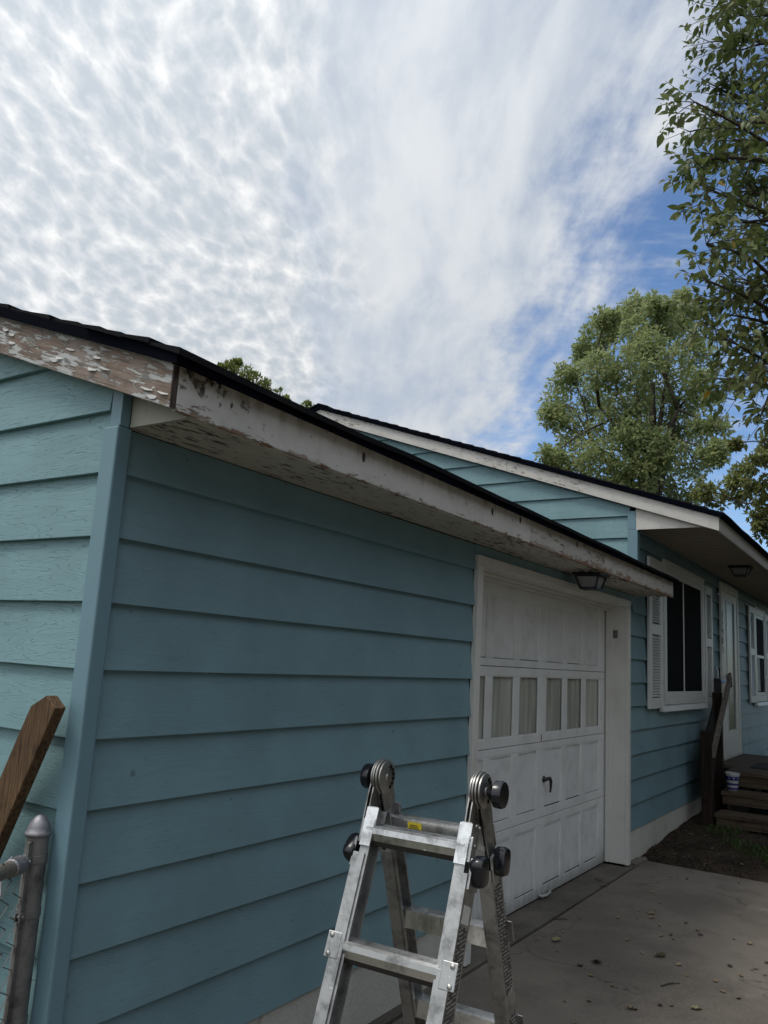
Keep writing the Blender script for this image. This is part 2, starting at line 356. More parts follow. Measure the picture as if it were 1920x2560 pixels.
def mat_concrete(name, base, dark, stain=0.6, rough=0.9):
    m, nt, n, b, o = newmat(name)
    P = pos(n)
    a = n('TexNoise', {'Vector': P, 'Scale': 0.9, 'Detail': 6.0, 'Roughness': 0.62}).outputs['Fac']
    s = n('TexNoise', {'Vector': P, 'Scale': 5.5, 'Detail': 8.0, 'Roughness': 0.68, 'Distortion': 0.4}).outputs['Fac']
    f = n('TexNoise', {'Vector': P, 'Scale': 130.0, 'Detail': 3.0}).outputs['Fac']
    pit = n('TexVoronoi', {'Vector': P, 'Scale': 55.0}).outputs['Distance']
    c = n.mix(n.math('MULTIPLY', n.ss(a, 0.35, 0.68), stain), base, dark)
    c = n.mix(n.math('MULTIPLY', n.ss(s, 0.48, 0.70), stain * 0.7), c, dark)
    c = n.mix(n.math('MULTIPLY', n.ss(f, 0.35, 0.75), 0.35), c, tuple(min(1, x * 1.5) for x in base))
    c = n.mix(n.math('MULTIPLY', n.ss(pit, 0.16, 0.05), 0.35), c, tuple(x * 0.5 for x in dark))
    wv_ = n('VectorMath', {0: P, 1: n('VectorMath', {0: n('TexNoise', {'Vector': P, 'Scale': 2.6, 'Detail': 4.0}).outputs['Color'], 'Scale': 0.55}, operation='SCALE').outputs[0]}, operation='ADD').outputs[0]
    ck = n('TexVoronoi', {'Vector': wv_, 'Scale': 0.55}, feature='DISTANCE_TO_EDGE').outputs['Distance']
    ckg = n.ss(n('TexNoise', {'Vector': P, 'Scale': 1.1, 'Detail': 1.0}).outputs['Fac'], 0.44, 0.56)
    crk = n.math('MULTIPLY', n.ss(ck, 0.0035, 0.001), ckg)
    c = n.mix(n.math('MULTIPLY', crk, 0.5), c, tuple(x * 0.35 for x in dark))
    pale = n.ss(n('TexNoise', {'Vector': P, 'Scale': 2.3, 'Detail': 7.0, 'Roughness': 0.7}).outputs['Fac'], 0.56, 0.72)
    c = n.mix(n.math('MULTIPLY', pale, 0.45), c, tuple(min(1, x * 1.45) for x in base))
    h = n.math('SUBTRACT', n.math('ADD', n.math('MULTIPLY', f, 0.5), s), crk)
    setin(nt, b, Base_Color=c, Roughness=rough, Normal=bump(n, h, 0.35, 0.006)); b.inputs['Specular IOR Level'].default_value = 0.25
    return m
M_DRIVE = mat_concrete('old driveway concrete', (0.178, 0.154, 0.127), (0.092, 0.080, 0.066), 0.85)
M_APRON = mat_concrete('door apron concrete', (0.155, 0.138, 0.115), (0.055, 0.048, 0.040), 1.0)
M_FOUND = mat_concrete('pale foundation', (0.52, 0.51, 0.46), (0.33, 0.32, 0.28), 0.6)

def mat_simple(name, c, rough=0.5, metal=0.0, spec=0.5):
    m, nt, n, b, o = newmat(name); f = n('TexNoise', {'Vector': n('TexCoord').outputs['Object'], 'Scale': 30.0, 'Detail': 3.0}).outputs['Fac']
    cc = n.mix(f, tuple(x * 0.85 for x in c), tuple(min(1, x * 1.12) for x in c))
    setin(nt, b, Base_Color=cc, Roughness=rough, Metallic=metal); b.inputs['Specular IOR Level'].default_value = spec
    return m
M_EDGE = mat_simple('dark drip edge', (0.003, 0.004, 0.008), 0.95, 0.0, 0.03)
M_FLAKE = mat_simple('old paint flake', (0.46, 0.46, 0.44), 0.6)
M_DIRT = None
def mat_dirt(name, c0, c1, c2):
    m, nt, n, b, o = newmat(name); P = pos(n)
    a = n('TexNoise', {'Vector': P, 'Scale': 3.0, 'Detail': 8.0, 'Roughness': 0.7}).outputs['Fac']
    f = n('TexNoise', {'Vector': P, 'Scale': 60.0, 'Detail': 5.0}).outputs['Fac']
    c = n.mix(n.ss(a, 0.4, 0.62), c0, c1); c = n.mix(n.math('MULTIPLY', n.ss(f, 0.6, 0.7), 0.6), c, c2)
    setin(nt, b, Base_Color=c, Roughness=1.0, Normal=bump(n, f, 0.8, 0.02)); b.inputs['Specular IOR Level'].default_value = 0.1
    return m
M_DIRT = mat_dirt('bare soil', (0.030, 0.023, 0.017), (0.055, 0.042, 0.030), (0.10, 0.08, 0.055))
M_LAWN = mat_dirt('lawn ground', (0.035, 0.045, 0.016), (0.06, 0.06, 0.025), (0.09, 0.08, 0.04))
M_ROAD = mat_concrete('street asphalt', (0.07, 0.07, 0.07), (0.045, 0.045, 0.045), 0.5)

def mat_alu(name, base=(0.62, 0.62, 0.60), rough=0.34, splat=0.5):
    m, nt, n, b, o = newmat(name); P = n('TexCoord').outputs['Object']
    s = n('TexNoise', {'Vector': n('Mapping', {'Vector': P, 'Scale': (40, 40, 3)}).outputs[0], 'Scale': 4.0, 'Detail': 5.0}).outputs['Fac']
    d = n('TexNoise', {'Vector': P, 'Scale': 13.0, 'Detail': 6.0, 'Roughness': 0.7}).outputs['Fac']
    w = n('TexNoise', {'Vector': P, 'Scale': 24.0, 'Detail': 3.0, 'Distortion': 1.0}).outputs['Fac']
    c = n.mix(n.ss(d, 0.42, 0.70), base, tuple(x * 0.45 for x in base))
    sp = n.math('MULTIPLY', n.ss(w, 0.69, 0.71), splat)
    c = n.mix(sp, c, (0.66, 0.65, 0.62))
    r = n.math('ADD', n.math('MULTIPLY', s, 0.25), rough - 0.05)
    met = n.math('SUBTRACT', 1.0, sp)
    setin(nt, b, Base_Color=c, Roughness=r, Metallic=met, Normal=bump(n, s, 0.15, 0.001))
    return m
M_ALU = mat_alu('worn aluminium', (0.45, 0.45, 0.445), 0.40, 0.7)
M_ALU2 = mat_alu('polished tread aluminium', (0.78, 0.78, 0.77), 0.25, 0.45)
M_ALUD = mat_alu('tan aluminium', (0.42, 0.37, 0.31), 0.5, 0.3)
M_STEEL = mat_alu('hinge steel', (0.40, 0.39, 0.37), 0.36, 0.1)
M_GALV = mat_alu('galvanised steel', (0.30, 0.29, 0.28), 0.68, 0.0)
M_CAP = mat_alu('dull cap metal', (0.33, 0.32, 0.34), 0.52, 0.0)
M_KNOB = mat_simple('black gloss plastic', (0.008, 0.009, 0.013), 0.22, 0.0, 0.6)
M_YEL = mat_simple('yellow sticker', (0.55, 0.42, 0.02), 0.5)
M_HANDLE = mat_simple('dark bronze handle', (0.05, 0.05, 0.048), 0.4, 0.6)
M_GLASSD = mat_simple('dark insect screen', (0.008, 0.010, 0.011), 0.8, 0.0, 0.03)
M_NIGHT = mat_simple('dark unlit interior', (0.010, 0.010, 0.011), 0.9, 0.0, 0.05)
M_POTW = mat_simple('white glaze', (0.40, 0.40, 0.40), 0.3); M_POTB = mat_simple('blue glaze', (0.02, 0.03, 0.16), 0.25)
M_MAT = mat_simple('dark door mat', (0.030, 0.030, 0.028), 0.95)
M_PAPER = mat_simple('white paper tag', (0.6, 0.6, 0.56), 0.7)
M_DGREY = mat_simple('grey metal plate', (0.14, 0.14, 0.13), 0.5, 0.5)
M_NUM = mat_simple('black number', (0.012, 0.012, 0.014), 0.4)
M_RUST = mat_simple('rust stain', (0.22, 0.09, 0.03), 0.9)

def mat_sticker():
    m, nt, n, b, o = newmat('printed ladder label'); P = n('TexCoord').outputs['Object']
    br = n('TexNoise', {'Vector': n('Mapping', {'Vector': P, 'Scale': (60, 60, 260)}).outputs[0], 'Scale': 1.0, 'Detail': 2.0}).outputs['Fac']
    lines = n.math('FRACT', n.math('MULTIPLY', n('SeparateXYZ', {0: P}).outputs[2], 95.0))
    txt = n.math('MULTIPLY', n.ss(lines, 0.45, 0.5), n.ss(br, 0.47, 0.5))
    c = n.mix(txt, (0.035, 0.033, 0.032), (0.32, 0.31, 0.29))
    setin(nt, b, Base_Color=c, Roughness=0.5); return m
M_LABEL = mat_sticker()

def mat_glass(name, tint, rough=0.02, trans=0.75):
    m = bpy.data.materials.new(name); m.use_nodes = True; nt = m.node_tree; nt.nodes.clear(); n = NT(nt)
    o = n('OutputMaterial'); ge = n('NewGeometry'); dt = n.math('ABSOLUTE', n('VectorMath', {0: ge.outputs['Normal'], 1: ge.outputs['Incoming']}, operation='DOT_PRODUCT').outputs['Value'])
    fr = n.math('ADD', 0.03, n.math('MULTIPLY', 0.55, n.math('POWER', n.math('SUBTRACT', 1.0, dt), 5.0)))
    t = n('BsdfTransparent', {0: (*tint, 1)}); g = n('BsdfGlossy', {0: (0.9, 0.9, 0.9, 1), 'Roughness': rough})
    mx = n('MixShader', {0: fr, 1: t.outputs[0], 2: g.outputs[0]}); nt.links.new(mx.outputs[0], o.inputs[0])
    return m
M_GLASS = mat_glass('old window glass', (0.92, 0.92, 0.90))
M_LGLASS = mat_glass('lantern glass', (0.5, 0.52, 0.5), 0.15)
def mat_curtain():
    m, nt, n, b, o = newmat('yellowed curtain'); P = pos(n)
    f = n('TexNoise', {'Vector': n('Mapping', {'Vector': P, 'Scale': (14, 1, 1.2)}).outputs[0], 'Scale': 1.5, 'Detail': 4.0}).outputs['Fac']
    c = n.mix(n.ss(f, 0.3, 0.7), (0.50, 0.51, 0.49), (0.76, 0.77, 0.75))
    setin(nt, b, Base_Color=c, Roughness=0.9); b.inputs['Specular IOR Level'].default_value = 0.1
    return m
M_CURT = mat_curtain()
M_FROST = mat_simple('seeded lantern glass', (0.24, 0.25, 0.245), 0.25, 0.0, 0.5)

def mat_leaf(name, cols, trans=0.35, rough=0.5):
    m, nt, n, b, o = newmat(name)
    r = n.math('FRACT', n.math('ADD', n('NewGeometry').outputs['Random Per Island'], n('ObjectInfo').outputs['Random']))
    k = len(cols); c = n.ramp(r, [(i / (k - 1) if k > 1 else 0, cc) for i, cc in enumerate(cols)])
    setin(nt, b, Base_Color=c, Roughness=rough); b.inputs['Specular IOR Level'].default_value = 0.35
    tr = n('BsdfTranslucent', {0: c}); mx = n('MixShader', {0: trans, 1: b.outputs[0], 2: tr.outputs[0]})
    nt.links.new(mx.outputs[0], o.inputs[0])
    return m
M_LEAF_N = mat_leaf('dark green leaf', [(0.09, 0.13, 0.038), (0.14, 0.18, 0.055), (0.115, 0.15, 0.045), (0.19, 0.22, 0.085), (0.11, 0.145, 0.05), (0.21, 0.22, 0.09)], 0.42, 0.40)
M_LEAF_Y = mat_leaf('yellowing leaf', [(0.35, 0.24, 0.02), (0.28, 0.15, 0.02)], 0.35)
M_LEAF_M = mat_leaf('olive green leaf', [(0.24, 0.32, 0.135), (0.33, 0.40, 0.175), (0.38, 0.41, 0.185), (0.28, 0.35, 0.165), (0.37, 0.355, 0.17)], 0.58)
M_LEAF_S = mat_leaf('fresh green leaf', [(0.15, 0.19, 0.05), (0.25, 0.28, 0.09), (0.19, 0.22, 0.07)], 0.45)
M_LEAF_R = mat_leaf('yellow green leaf', [(0.19, 0.24, 0.075), (0.27, 0.30, 0.10), (0.25, 0.24, 0.09), (0.16, 0.20, 0.075)], 0.45)
M_LEAF_BG = mat_leaf('weed and added treeline leaf', [(0.04, 0.06, 0.02), (0.07, 0.085, 0.03)], 0.2)
M_BARK = mat_wood('grey brown bark', (0.045, 0.036, 0.028), (0.105, 0.088, 0.07), (14, 14, 2), 0.95)
M_DRY = mat_leaf('dry fallen leaf', [(0.30, 0.24, 0.15), (0.20, 0.15, 0.09)], 0.15, 0.8)
M_DRY_Y = mat_leaf('yellow fallen leaf', [(0.30, 0.27, 0.15), (0.25, 0.22, 0.12)], 0.15, 0.7)
M_DRY_D = mat_leaf('dark fallen leaf', [(0.055, 0.04, 0.028), (0.085, 0.06, 0.04)], 0.1, 0.8)
M_GRASS = mat_leaf('dark grass', [(0.04, 0.085, 0.022), (0.07, 0.12, 0.03), (0.09, 0.11, 0.04)], 0.3)
# ------------------------------------------------------------------ ground, drive, street
G = 0.04
def grid(name, x0, x1, y0, y1, nx, ny, zf, mat):
    b = MB(); vs = [(x0 + (x1 - x0) * i / nx, y0 + (y1 - y0) * j / ny) for j in range(ny + 1) for i in range(nx + 1)]
    b.add([(x, y, zf(x, y)) for x, y in vs], [(j * (nx + 1) + i, j * (nx + 1) + i + 1, (j + 1) * (nx + 1) + i + 1, (j + 1) * (nx + 1) + i) for j in range(ny) for i in range(nx)])
    return b.build(name, mat, smooth=True)
gb = MB(); gb.add([(-400, -400, 0), (400, -400, 0), (400, 400, 0), (-400, 400, 0)], [(0, 1, 2, 3)])
structure(gb.build('ground', M_LAWN))
sb = MB(); sb.box((-300, -27, -0.1), (300, -18.5, 0.03)); structure(sb.build('street', M_ROAD))
def nz(x, y, s=1.0): return mnoise.noise(Vector((x * s, y * s, 3.1)))
# drive: one slab with a slightly uneven surface; the joint in front of the door is a real gap
structure(grid('driveway', -4.2, 5.75, -18.5, -0.066, 60, 90, lambda x, y: G + 0.004 * nz(x, y, 1.3), M_DRIVE))
eb = MB(); eb.box((-4.2, -18.5, -0.05), (5.75, -0.066, 0.030)); structure(eb.build('driveway_edge', M_DRIVE))
ab = MB(); ab.box((-0.3, -0.040, -0.05), (5.62, 0.02, G - 0.001)); ab.box((2.572, 0.02, -0.05), (5.40, 0.4, G - 0.003))
structure(ab.build('door_apron', M_APRON, bevel=0.004))
cb_ = MB(); cb_.prism([(5.47, -0.055, 0.0), (5.74, -0.075, 0.0), (5.80, -0.045, 0.0), (5.71, 0.02, 0.0), (5.50, 0.022, 0.0)], (0, 0, G + 0.022)); structure(cb_.build('broken_slab_corner', M_DRIVE, bevel=0.006))
def bedz(x, y):
    t = max(0.0, min(1.0, (x - 5.75) / 1.9)); t = t * t * (3 - 2 * t)
    e = max(0.0, min(1.0, (x - 5.75) / 0.08))
    return 0.022 + 0.028 * e + 0.075 * t * max(0.25, 1 + y * 0.35) + e * (0.022 * nz(x, y, 3.0) + 0.012 * nz(x, y, 11.0))
structure(grid('soil_bed', 5.752, 16.0, -7.0, 0.03, 150, 110, bedz, M_DIRT))

# ------------------------------------------------------------------ garage
E_ = 0.2032
def LZ(k): return 2.3317 - E_ * k
SLOPE = 0.348
garage = thing('garage', 'low teal lap-sided garage with one white panelled door', 'garage', (0, 0, 0))

def board_x(parent, x0, x1, zb, zt, mat, ztop_clip=None, over=0.02):
    """lap board on the front wall (faces -y)"""
    top = zt + over if ztop_clip is None else ztop_clip
    yt = 0.022 * (top - zb) / E_
    b = MB(); m_ = max(1, int((x1 - x0) / 0.45)); vs = []
    for i in range(m_ + 1):
        x = x0 + (x1 - x0) * i / m_; dz_ = 0.0022 * nz(x, zb * 9, 1.1); dy_ = 0.0022 * nz(x, zb * 7 + 31, 0.8)
        vs += [(x, dy_, zb + dz_), (x, yt, top), (x, yt + 0.0025, top), (x, 0.025, zb + dz_)]
    fs = [(0, 1, 2, 3)[::-1], tuple(4 * m_ + j for j in range(4))]
    for i in range(m_):
        o = 4 * i
        for j in range(4): fs.append((o + j, o + (j + 1) % 4, o + 4 + (j + 1) % 4, o + 4 + j))
    b.add(vs, fs)
    return b.build('siding_board', mat, parent, bevel=0.0022)
def clip_poly(poly, a, b_, c):
    """keep a*y + b*z <= c"""
    out = []
    for i in range(len(poly)):
        p, q = poly[i], poly[(i + 1) % len(poly)]
        fp, fq = a * p[0] + b_ * p[1] - c, a * q[0] + b_ * q[1] - c
        if fp <= 0: out.append(p)
        if fp * fq < 0:
            t = fp / (fp - fq); out.append((p[0] + (q[0] - p[0]) * t, p[1] + (q[1] - p[1]) * t))
    return out
def board_y(parent, xw, y0, y1, zb, zt, mat, roofs, over=0.02):
    """lap board on a wall facing -x, trimmed under the roof slopes; roofs: (z at y=0, slope)"""
    poly = [(y0, zb), (y1, zb), (y1, zt + over), (y0, zt + over)]
    for z0, s in roofs: poly = clip_poly(poly, -s, 1.0, z0)
    if len(poly) < 3: return None
    k = len(poly); b = MB()
    fx = lambda z: xw + 0.020 * (z - zb) / E_
    vs = [(fx(z), y, z) for y, z in poly] + [(fx(z) + (0.023 if abs(z - zb) < 1e-6 else 0.004), y, z) for y, z in poly]
    fs = [tuple(range(k))[::-1], tuple(range(k, 2 * k))] + [(i, (i + 1) % k, (i + 1) % k + k, i + k) for i in range(k)]
    b.add(vs, fs)
    return b.build('siding_board', mat, parent, bevel=0.0022)

CL = 2.508; DX0, DX1, DY = 2.578, 5.395, 0.186
for k in range(1, 11):
    board_x(garage, 0.045, CL + 0.005, LZ(k), LZ(k - 1), M_SIDE, 2.276 if k == 1 else None)
board_x(garage, CL + 0.005, 3.37, 2.19, 2.276, M_SIDE, 2.276); board_x(garage, 3.372, 5.60, 2.19, 2.276, M_SIDE, 2.276)
GR0 = 2.395; GPK = 3.2
for k in range(-5, 12):
    zb = LZ(k)
    board_y(garage, 0.0, 0.055, 2 * GPK - 0.06, max(zb, 0.25) if k == 11 else zb, LZ(k - 1), M_SIDE_L, [(GR0, SLOPE), (GR0 + 2 * GPK * SLOPE, -SLOPE)])
b = MB(); b.prism([(-0.010, -0.012, 0.06), (0.046, -0.012, 0.06), (0.046, 0.002, 0.06), (0.004, 0.002, 0.06), (0.004, 0.062, 0.06), (-0.010, 0.062, 0.06)], (0, 0, 2.213))
b.build('corner_board', M_TRIM, garage, bevel=0.006)
b = MB(); b.box((-0.004, -0.0115, 2.2735), (0.0335, 0.0, 2.39)); b.box((0.003, 0.0002, 2.2735), (0.0335, 0.05, 2.40)); b.build('corner_block', M_TRIM, garage, bevel=0.003)
# inner walls so that no light leaks
b = MB(); b.box((0.030, 0.030, 0.02), (2.574, 0.12, 2.44)); b.box((5.40, 0.030, 0.02), (5.69, 0.12, 2.44)); b.box((2.574, 0.030, 2.20), (5.40, 0.12, 2.44))
b.box((0.018, 2 * GPK - 0.1, 0.02), (5.69, 2 * GPK, 2.44)); b.box((2.3, 1.6, 0.02), (5.6, 1.66, 2.4))
b.prism([(0.030, 0.121, 0.02), (0.030, 2 * GPK - 0.101, 0.02), (0.030, 2 * GPK - 0.101, 2.38), (0.030, GPK, GR0 + GPK * SLOPE - 0.06), (0.030, 0.121, 2.40)], (0.08, 0, 0))
b.build('wall_core', M_NIGHT, garage)
b = MB(); b.box((0.012, 0.014, -0.1), (2.512, 0.10, 0.292)); b.box((0.013, 0.101, -0.1), (0.1, 2 * GPK, 0.255)); b.build('foundation', M_FOUND, garage, bevel=0.004)

# door surround
b = MB(); b.box((CL, -0.016, G + 0.008), (2.574, 0.0145, 2.160)); b.build('door_casing', M_WHITE, garage, bevel=0.003)
b = MB(); b.box((5.397, -0.016, G + 0.010), (5.462, 0.0145, 2.160)); b.build('door_casing', M_WHITE, garage, bevel=0.003)
b = MB(); b.box((CL, -0.0165, 2.1605), (5.462, 0.0145, 2.205)); b.box((CL - 0.004, -0.019, 2.2052), (5.466, 0.006, 2.214)); b.build('door_casing', M_WHITE, garage, bevel=0.003)
b = MB(); b.box((2.548, 0.0150, G + 0.012), (2.5775, 0.24, 2.16)); b.build('door_jamb', M_WHITE, garage)
b = MB(); b.box((5.3955, 0.0150, G + 0.014), (5.45, 0.24, 2.16)); b.build('door_jamb', M_WHITE, garage, bevel=0.002)
b = MB(); b.box((2.548, 0.0150, 2.1602), (5.45, 0.24, 2.20)); b.box((2.58, 0.118, 2.140), (5.394, 0.176, 2.1598)); b.box((2.58, 0.150, 2.118), (5.394, 0.180, 2.1398)); b.build('door_header', M_WHITE, garage, bevel=0.003)
b = MB(); b.box((5.380, 0.116, G + 0.016), (5.3953, 0.172, 2.158)); b.box((5.372, 0.150, G + 0.016), (5.3798, 0.172, 2.139)); b.build('door_stop', M_WHITE, garage, bevel=0.002)
b = MB(); b.box((5.385, 0.078, 1.889), (5.3951, 0.118, 1.955)); ks = b.build('key_switch', M_DGREY, garage, bevel=0.002)
b = MB(); b.lathe([(0.006, 0.0), (0.007, 0.004), (0.004, 0.006)], Matrix.Translation((5.385, 0.092, 1.922)) @ Matrix.Rotation(-pi / 2, 4, 'Y'), 12); b.build('key_cylinder', M_GALV, ks)

M_DOOR = mat_paint('garage door paint', (0.72, 0.73, 0.72), 0.55, 0.34, (0.24, 0.23, 0.20), 4.0, 0.2, 0.20)
M_PANEL = mat_paint('garage door panel board', (0.71, 0.72, 0.715), 0.6, 0.34, (0.27, 0.26, 0.23), 7.0, 0.5, 0.20)
M_GAP = mat_simple('dark joint', (0.014, 0.013, 0.012), 0.9, 0, 0.1)
gdoor = MB(); gdoor.box((DX0 + 0.002, DY + 0.034, G + 0.012), (DX1 - 0.002, DY + 0.040, 1.058)); gdoor.box((DX0 + 0.002, DY + 0.034, 1.600), (DX1 - 0.002, DY + 0.040, 2.15))
gd = gdoor.build('garage_door', M_DOOR, garage)
CX = 3.988
ivs = sorted([(CX + s * a, CX + s * c) if s > 0 else (CX - c, CX - a) for s in (1, -1) for a, c in ((0.073, 0.406), (0.498, 0.829), (0.920, 1.262))])
def section(zb, zt, pb, pt, window=False):
    b = MB(); y0, y1 = DY, DY + (0.0125 if window else 0.0335)
    b.box((DX0, y0, zb + 0.002), (DX1, y1, pb)); b.box((DX0, y0, pt), (DX1, y1, zt - 0.002))
    xs = [DX0] + [v for iv in ivs for v in iv] + [DX1]
    for i in range(0, len(xs), 2): b.box((xs[i], y0, pb), (xs[i + 1], y1, pt))
    b.build('door_section', M_DOOR, gd, bevel=0.003)
    for x0, x1 in ivs:
        if window:
            f = MB()
            for q in (((x0, pb), (x0 + 0.007, pt)), ((x1 - 0.007, pb), (x1, pt)), ((x0 + 0.007, pb), (x1 - 0.007, pb + 0.007)), ((x0 + 0.007, pt - 0.007), (x1 - 0.007, pt))):
                f.box((q[0][0], DY + 0.003, q[0][1]), (q[1][0], DY + 0.0085, q[1][1]))
            f.build('glazing_bead', M_DOOR, gd)
            g_ = MB(); g_.box((x0 + 0.002, DY + 0.0090, pb + 0.002), (x1 - 0.002, DY + 0.0115, pt - 0.002)); g_.build('window_pane', M_GLASS, gd)
        else:
            p = MB(); dzl = random.uniform(0.001, 0.006)
            p.box((x0 + 0.001, DY + 0.0125, pb + dzl), (x1 - 0.001, DY + 0.020, pt - 0.001)); p.build('door_panel', M_PANEL, gd)
            q = MB(); q.box((x0 + 0.02 * random.random(), DY + 0.006, pb - 0.001 + 0.0005), (x1 - 0.05 * random.random(), DY + 0.0122, pb + dzl)); q.build('panel_gap', M_GAP, gd)
            # bead round the panel
            r_ = MB(); r_.box((x0, DY + 0.003, pt - 0.010), (x1, DY + 0.012, pt - 0.0005)); r_.box((x0 + 0.0005, DY + 0.003, pb + dzl + 0.001), (x0 + 0.008, DY + 0.012, pt - 0.0102)); r_.box((x1 - 0.008, DY + 0.003, pb + dzl + 0.001), (x1 - 0.0005, DY + 0.012, pt - 0.0102)); r_.build('panel_bead', M_DOOR, gd)
section(G + 0.006, 0.571, 0.116, 0.520)
section(0.571, 1.083, 0.634, 1.035)
section(1.083, 1.593, 1.142, 1.536, True)
section(1.593, 2.150, 1.643, 2.040)
b = MB()
for z in (0.571, 1.083, 1.593): b.box((DX0, DY + 0.012, z - 0.002), (DX1, DY + 0.033, z + 0.002))
b.build('section_joint', M_GAP, gd)
# yellowed curtains behind the panes, in folds
cv = MB(); N_ = 260
pts = [(DX0 + (DX1 - DX0) * i / N_, DY + 0.022 + 0.0045 * sin(i * 0.55 + 2.2 * sin(i * 0.09))) for i in range(N_ + 1)]
cv.add([(x, y, z) for z in (1.06, 1.62) for x, y in pts], [(i, i + 1, i + 2 + N_, i + 1 + N_) for i in range(N_)])
cv.build('curtain', M_CURT, gd, smooth=True)
# T-handle (drawn as a bent lever) and lift handle, rust streak, weather strip
b = MB(); b.lathe([(0.022, 0), (0.024, 0.006), (0.016, 0.012), (0.010, 0.030)], Matrix.Translation((4.035, DY, 0.826)) @ Matrix.Rotation(pi / 2, 4, 'X'), 16)
b.tube([(4.030, DY - 0.030, 0.832), (4.062, DY - 0.038, 0.834), (4.083, DY - 0.038, 0.812), (4.088, DY - 0.036, 0.770), (4.082, DY - 0.034, 0.735)], [0.011, 0.013, 0.012, 0.009, 0.006], 10)
h_ = b.build('door_handle', M_HANDLE, gd, smooth=True)
b = MB(); b.tube([(3.975, DY - 0.002, 0.070), (3.985, DY - 0.028, 0.064), (4.06, DY - 0.032, 0.060), (4.135, DY - 0.028, 0.064), (4.145, DY - 0.002, 0.070)], 0.009, 8); b.build('lift_handle', M_DOOR, gd, smooth=True)
b = MB(); b.box((3.974, DY - 0.0012, 1.093), (3.989, DY - 0.0004, 1.137)); b.build('rust_mark', M_RUST, gd)
b = MB(); b.box((DX0, DY + 0.004, G - 0.001), (DX1, DY + 0.03, G + 0.007)); b.build('weather_strip', M_GAP, gd)

# eave: soffit, fascia, return, rake
def seg_board(name, mat, x0, x1, y0, y1, z0, z1, parent, step=0.3, amp=0.003, bev=0.003):
    """long board with a slightly wavy line"""
    k = max(2, int((x1 - x0) / step)); b = MB(); vs = []
    for i in range(k + 1):
        x = x0 + (x1 - x0) * i / k; d = amp * nz(x, y0 * 3 + z0 * 7, 0.9); e = amp * 0.7 * nz(x, z0 * 5 + 4, 1.7)
        vs += [(x, y0 + e, z0 + d), (x, y1 + e, z0 + d), (x, y1 + e, z1 + d), (x, y0 + e, z1 + d)]
    fs = [(0, 1, 2, 3)[::-1], tuple(4 * k + j for j in range(4))]
    for i in range(k):
        o = 4 * i
        for j in range(4): fs.append((o + j, o + (j + 1) % 4, o + 4 + (j + 1) % 4, o + 4 + j))
    b.add(vs, fs); return b.build(name, mat, parent, bevel=bev)
seg_board('fascia_board', M_FASCIA, -0.026, 2.594, -0.286, -0.267, 2.281, 2.432, garage)
seg_board('fascia_board', M_FASCIA2, 2.598, 5.83, -0.286, -0.267, 2.281, 2.432, garage)['label'] = 'rotting end of the fascia with a ragged lower edge'
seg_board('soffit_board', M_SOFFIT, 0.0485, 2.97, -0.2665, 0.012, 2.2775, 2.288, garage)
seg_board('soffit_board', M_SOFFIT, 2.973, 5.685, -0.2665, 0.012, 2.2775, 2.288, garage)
b = MB(); b.prism([(0.034, -0.0125, 2.2755), (0.034, -0.266, 2.2755), (0.034, -0.266, 2.31), (0.034, -0.0125, 2.40)], (0.014, 0, 0)); b.build('soffit_return', mat_paint('tan eave paint', (0.40, 0.385, 0.33), 0.6, 0.4, (0.2, 0.18, 0.14), 6.0), garage)
b = MB(); b.prism([(5.686, 0.012, 2.277), (5.686, -0.266, 2.277), (5.686, -0.266, 2.41), (5.686, 0.012, 2.46)], (0.012, 0, 0)); b.build('soffit_return', M_WHITE, garage)
def rakeb(name, mat, x0, x1, ya, yb, zb0, zt0, parent, step=0.25, sl=SLOPE):
    """board along the roof edge: zb0/zt0 = bottom/top height at y=0"""
    k = max(2, int(abs(yb - ya) / step)); vs = []; b = MB()
    for i in range(k + 1):
        y = ya + (yb - ya) * i / k; d = 0.002 * nz(y, zb0, 1.1)
        vs += [(x0, y, zb0 + sl * y + d), (x1, y, zb0 + sl * y + d), (x1, y, zt0 + sl * y + d), (x0, y, zt0 + sl * y + d)]
    fs = [(0, 1, 2, 3), tuple(4 * k + j for j in range(4))[::-1]]
    for i in range(k):
        o = 4 * i
        for j in range(4): fs.append((o + j, o + 4 + j, o + 4 + (j + 1) % 4, o + (j + 1) % 4))
    b.add(vs, fs); return b.build(name, mat, parent, bevel=0.002)
rakeb('rake_board', M_RAKE, -0.050, -0.0275, -0.2838, GPK, 2.381, 2.5145, garage)['label'] = 'rake board with paint flaked down to brown wood'
rakeb('rake_board', M_RAKE, -0.050, -0.0275, 2 * GPK + 0.28, GPK + 0.001, 2.381 + 2 * GPK * SLOPE, 2.5145 + 2 * GPK * SLOPE, garage, sl=-SLOPE)
b = MB(); b.prism([(-0.0495, -0.2862, 2.2835), (-0.0278, -0.2862, 2.2835), (-0.0278, -0.2862, 2.411), (-0.0495, -0.2862, 2.411)], (0, 0.0018, 0)); b.build('end_grain', M_GRAIN, garage)
b = MB(); b.prism([(-0.027, -0.264, 2.381 + SLOPE * -0.264 + 0.004), (0.002, -0.264, 2.381 + SLOPE * -0.264 + 0.004), (0.002, GPK, 2.381 + SLOPE * GPK + 0.004), (-0.027, GPK, 2.381 + SLOPE * GPK + 0.004)], (0, 0, 0.02)); b.build('rake_soffit', M_SOFFIT, garage)
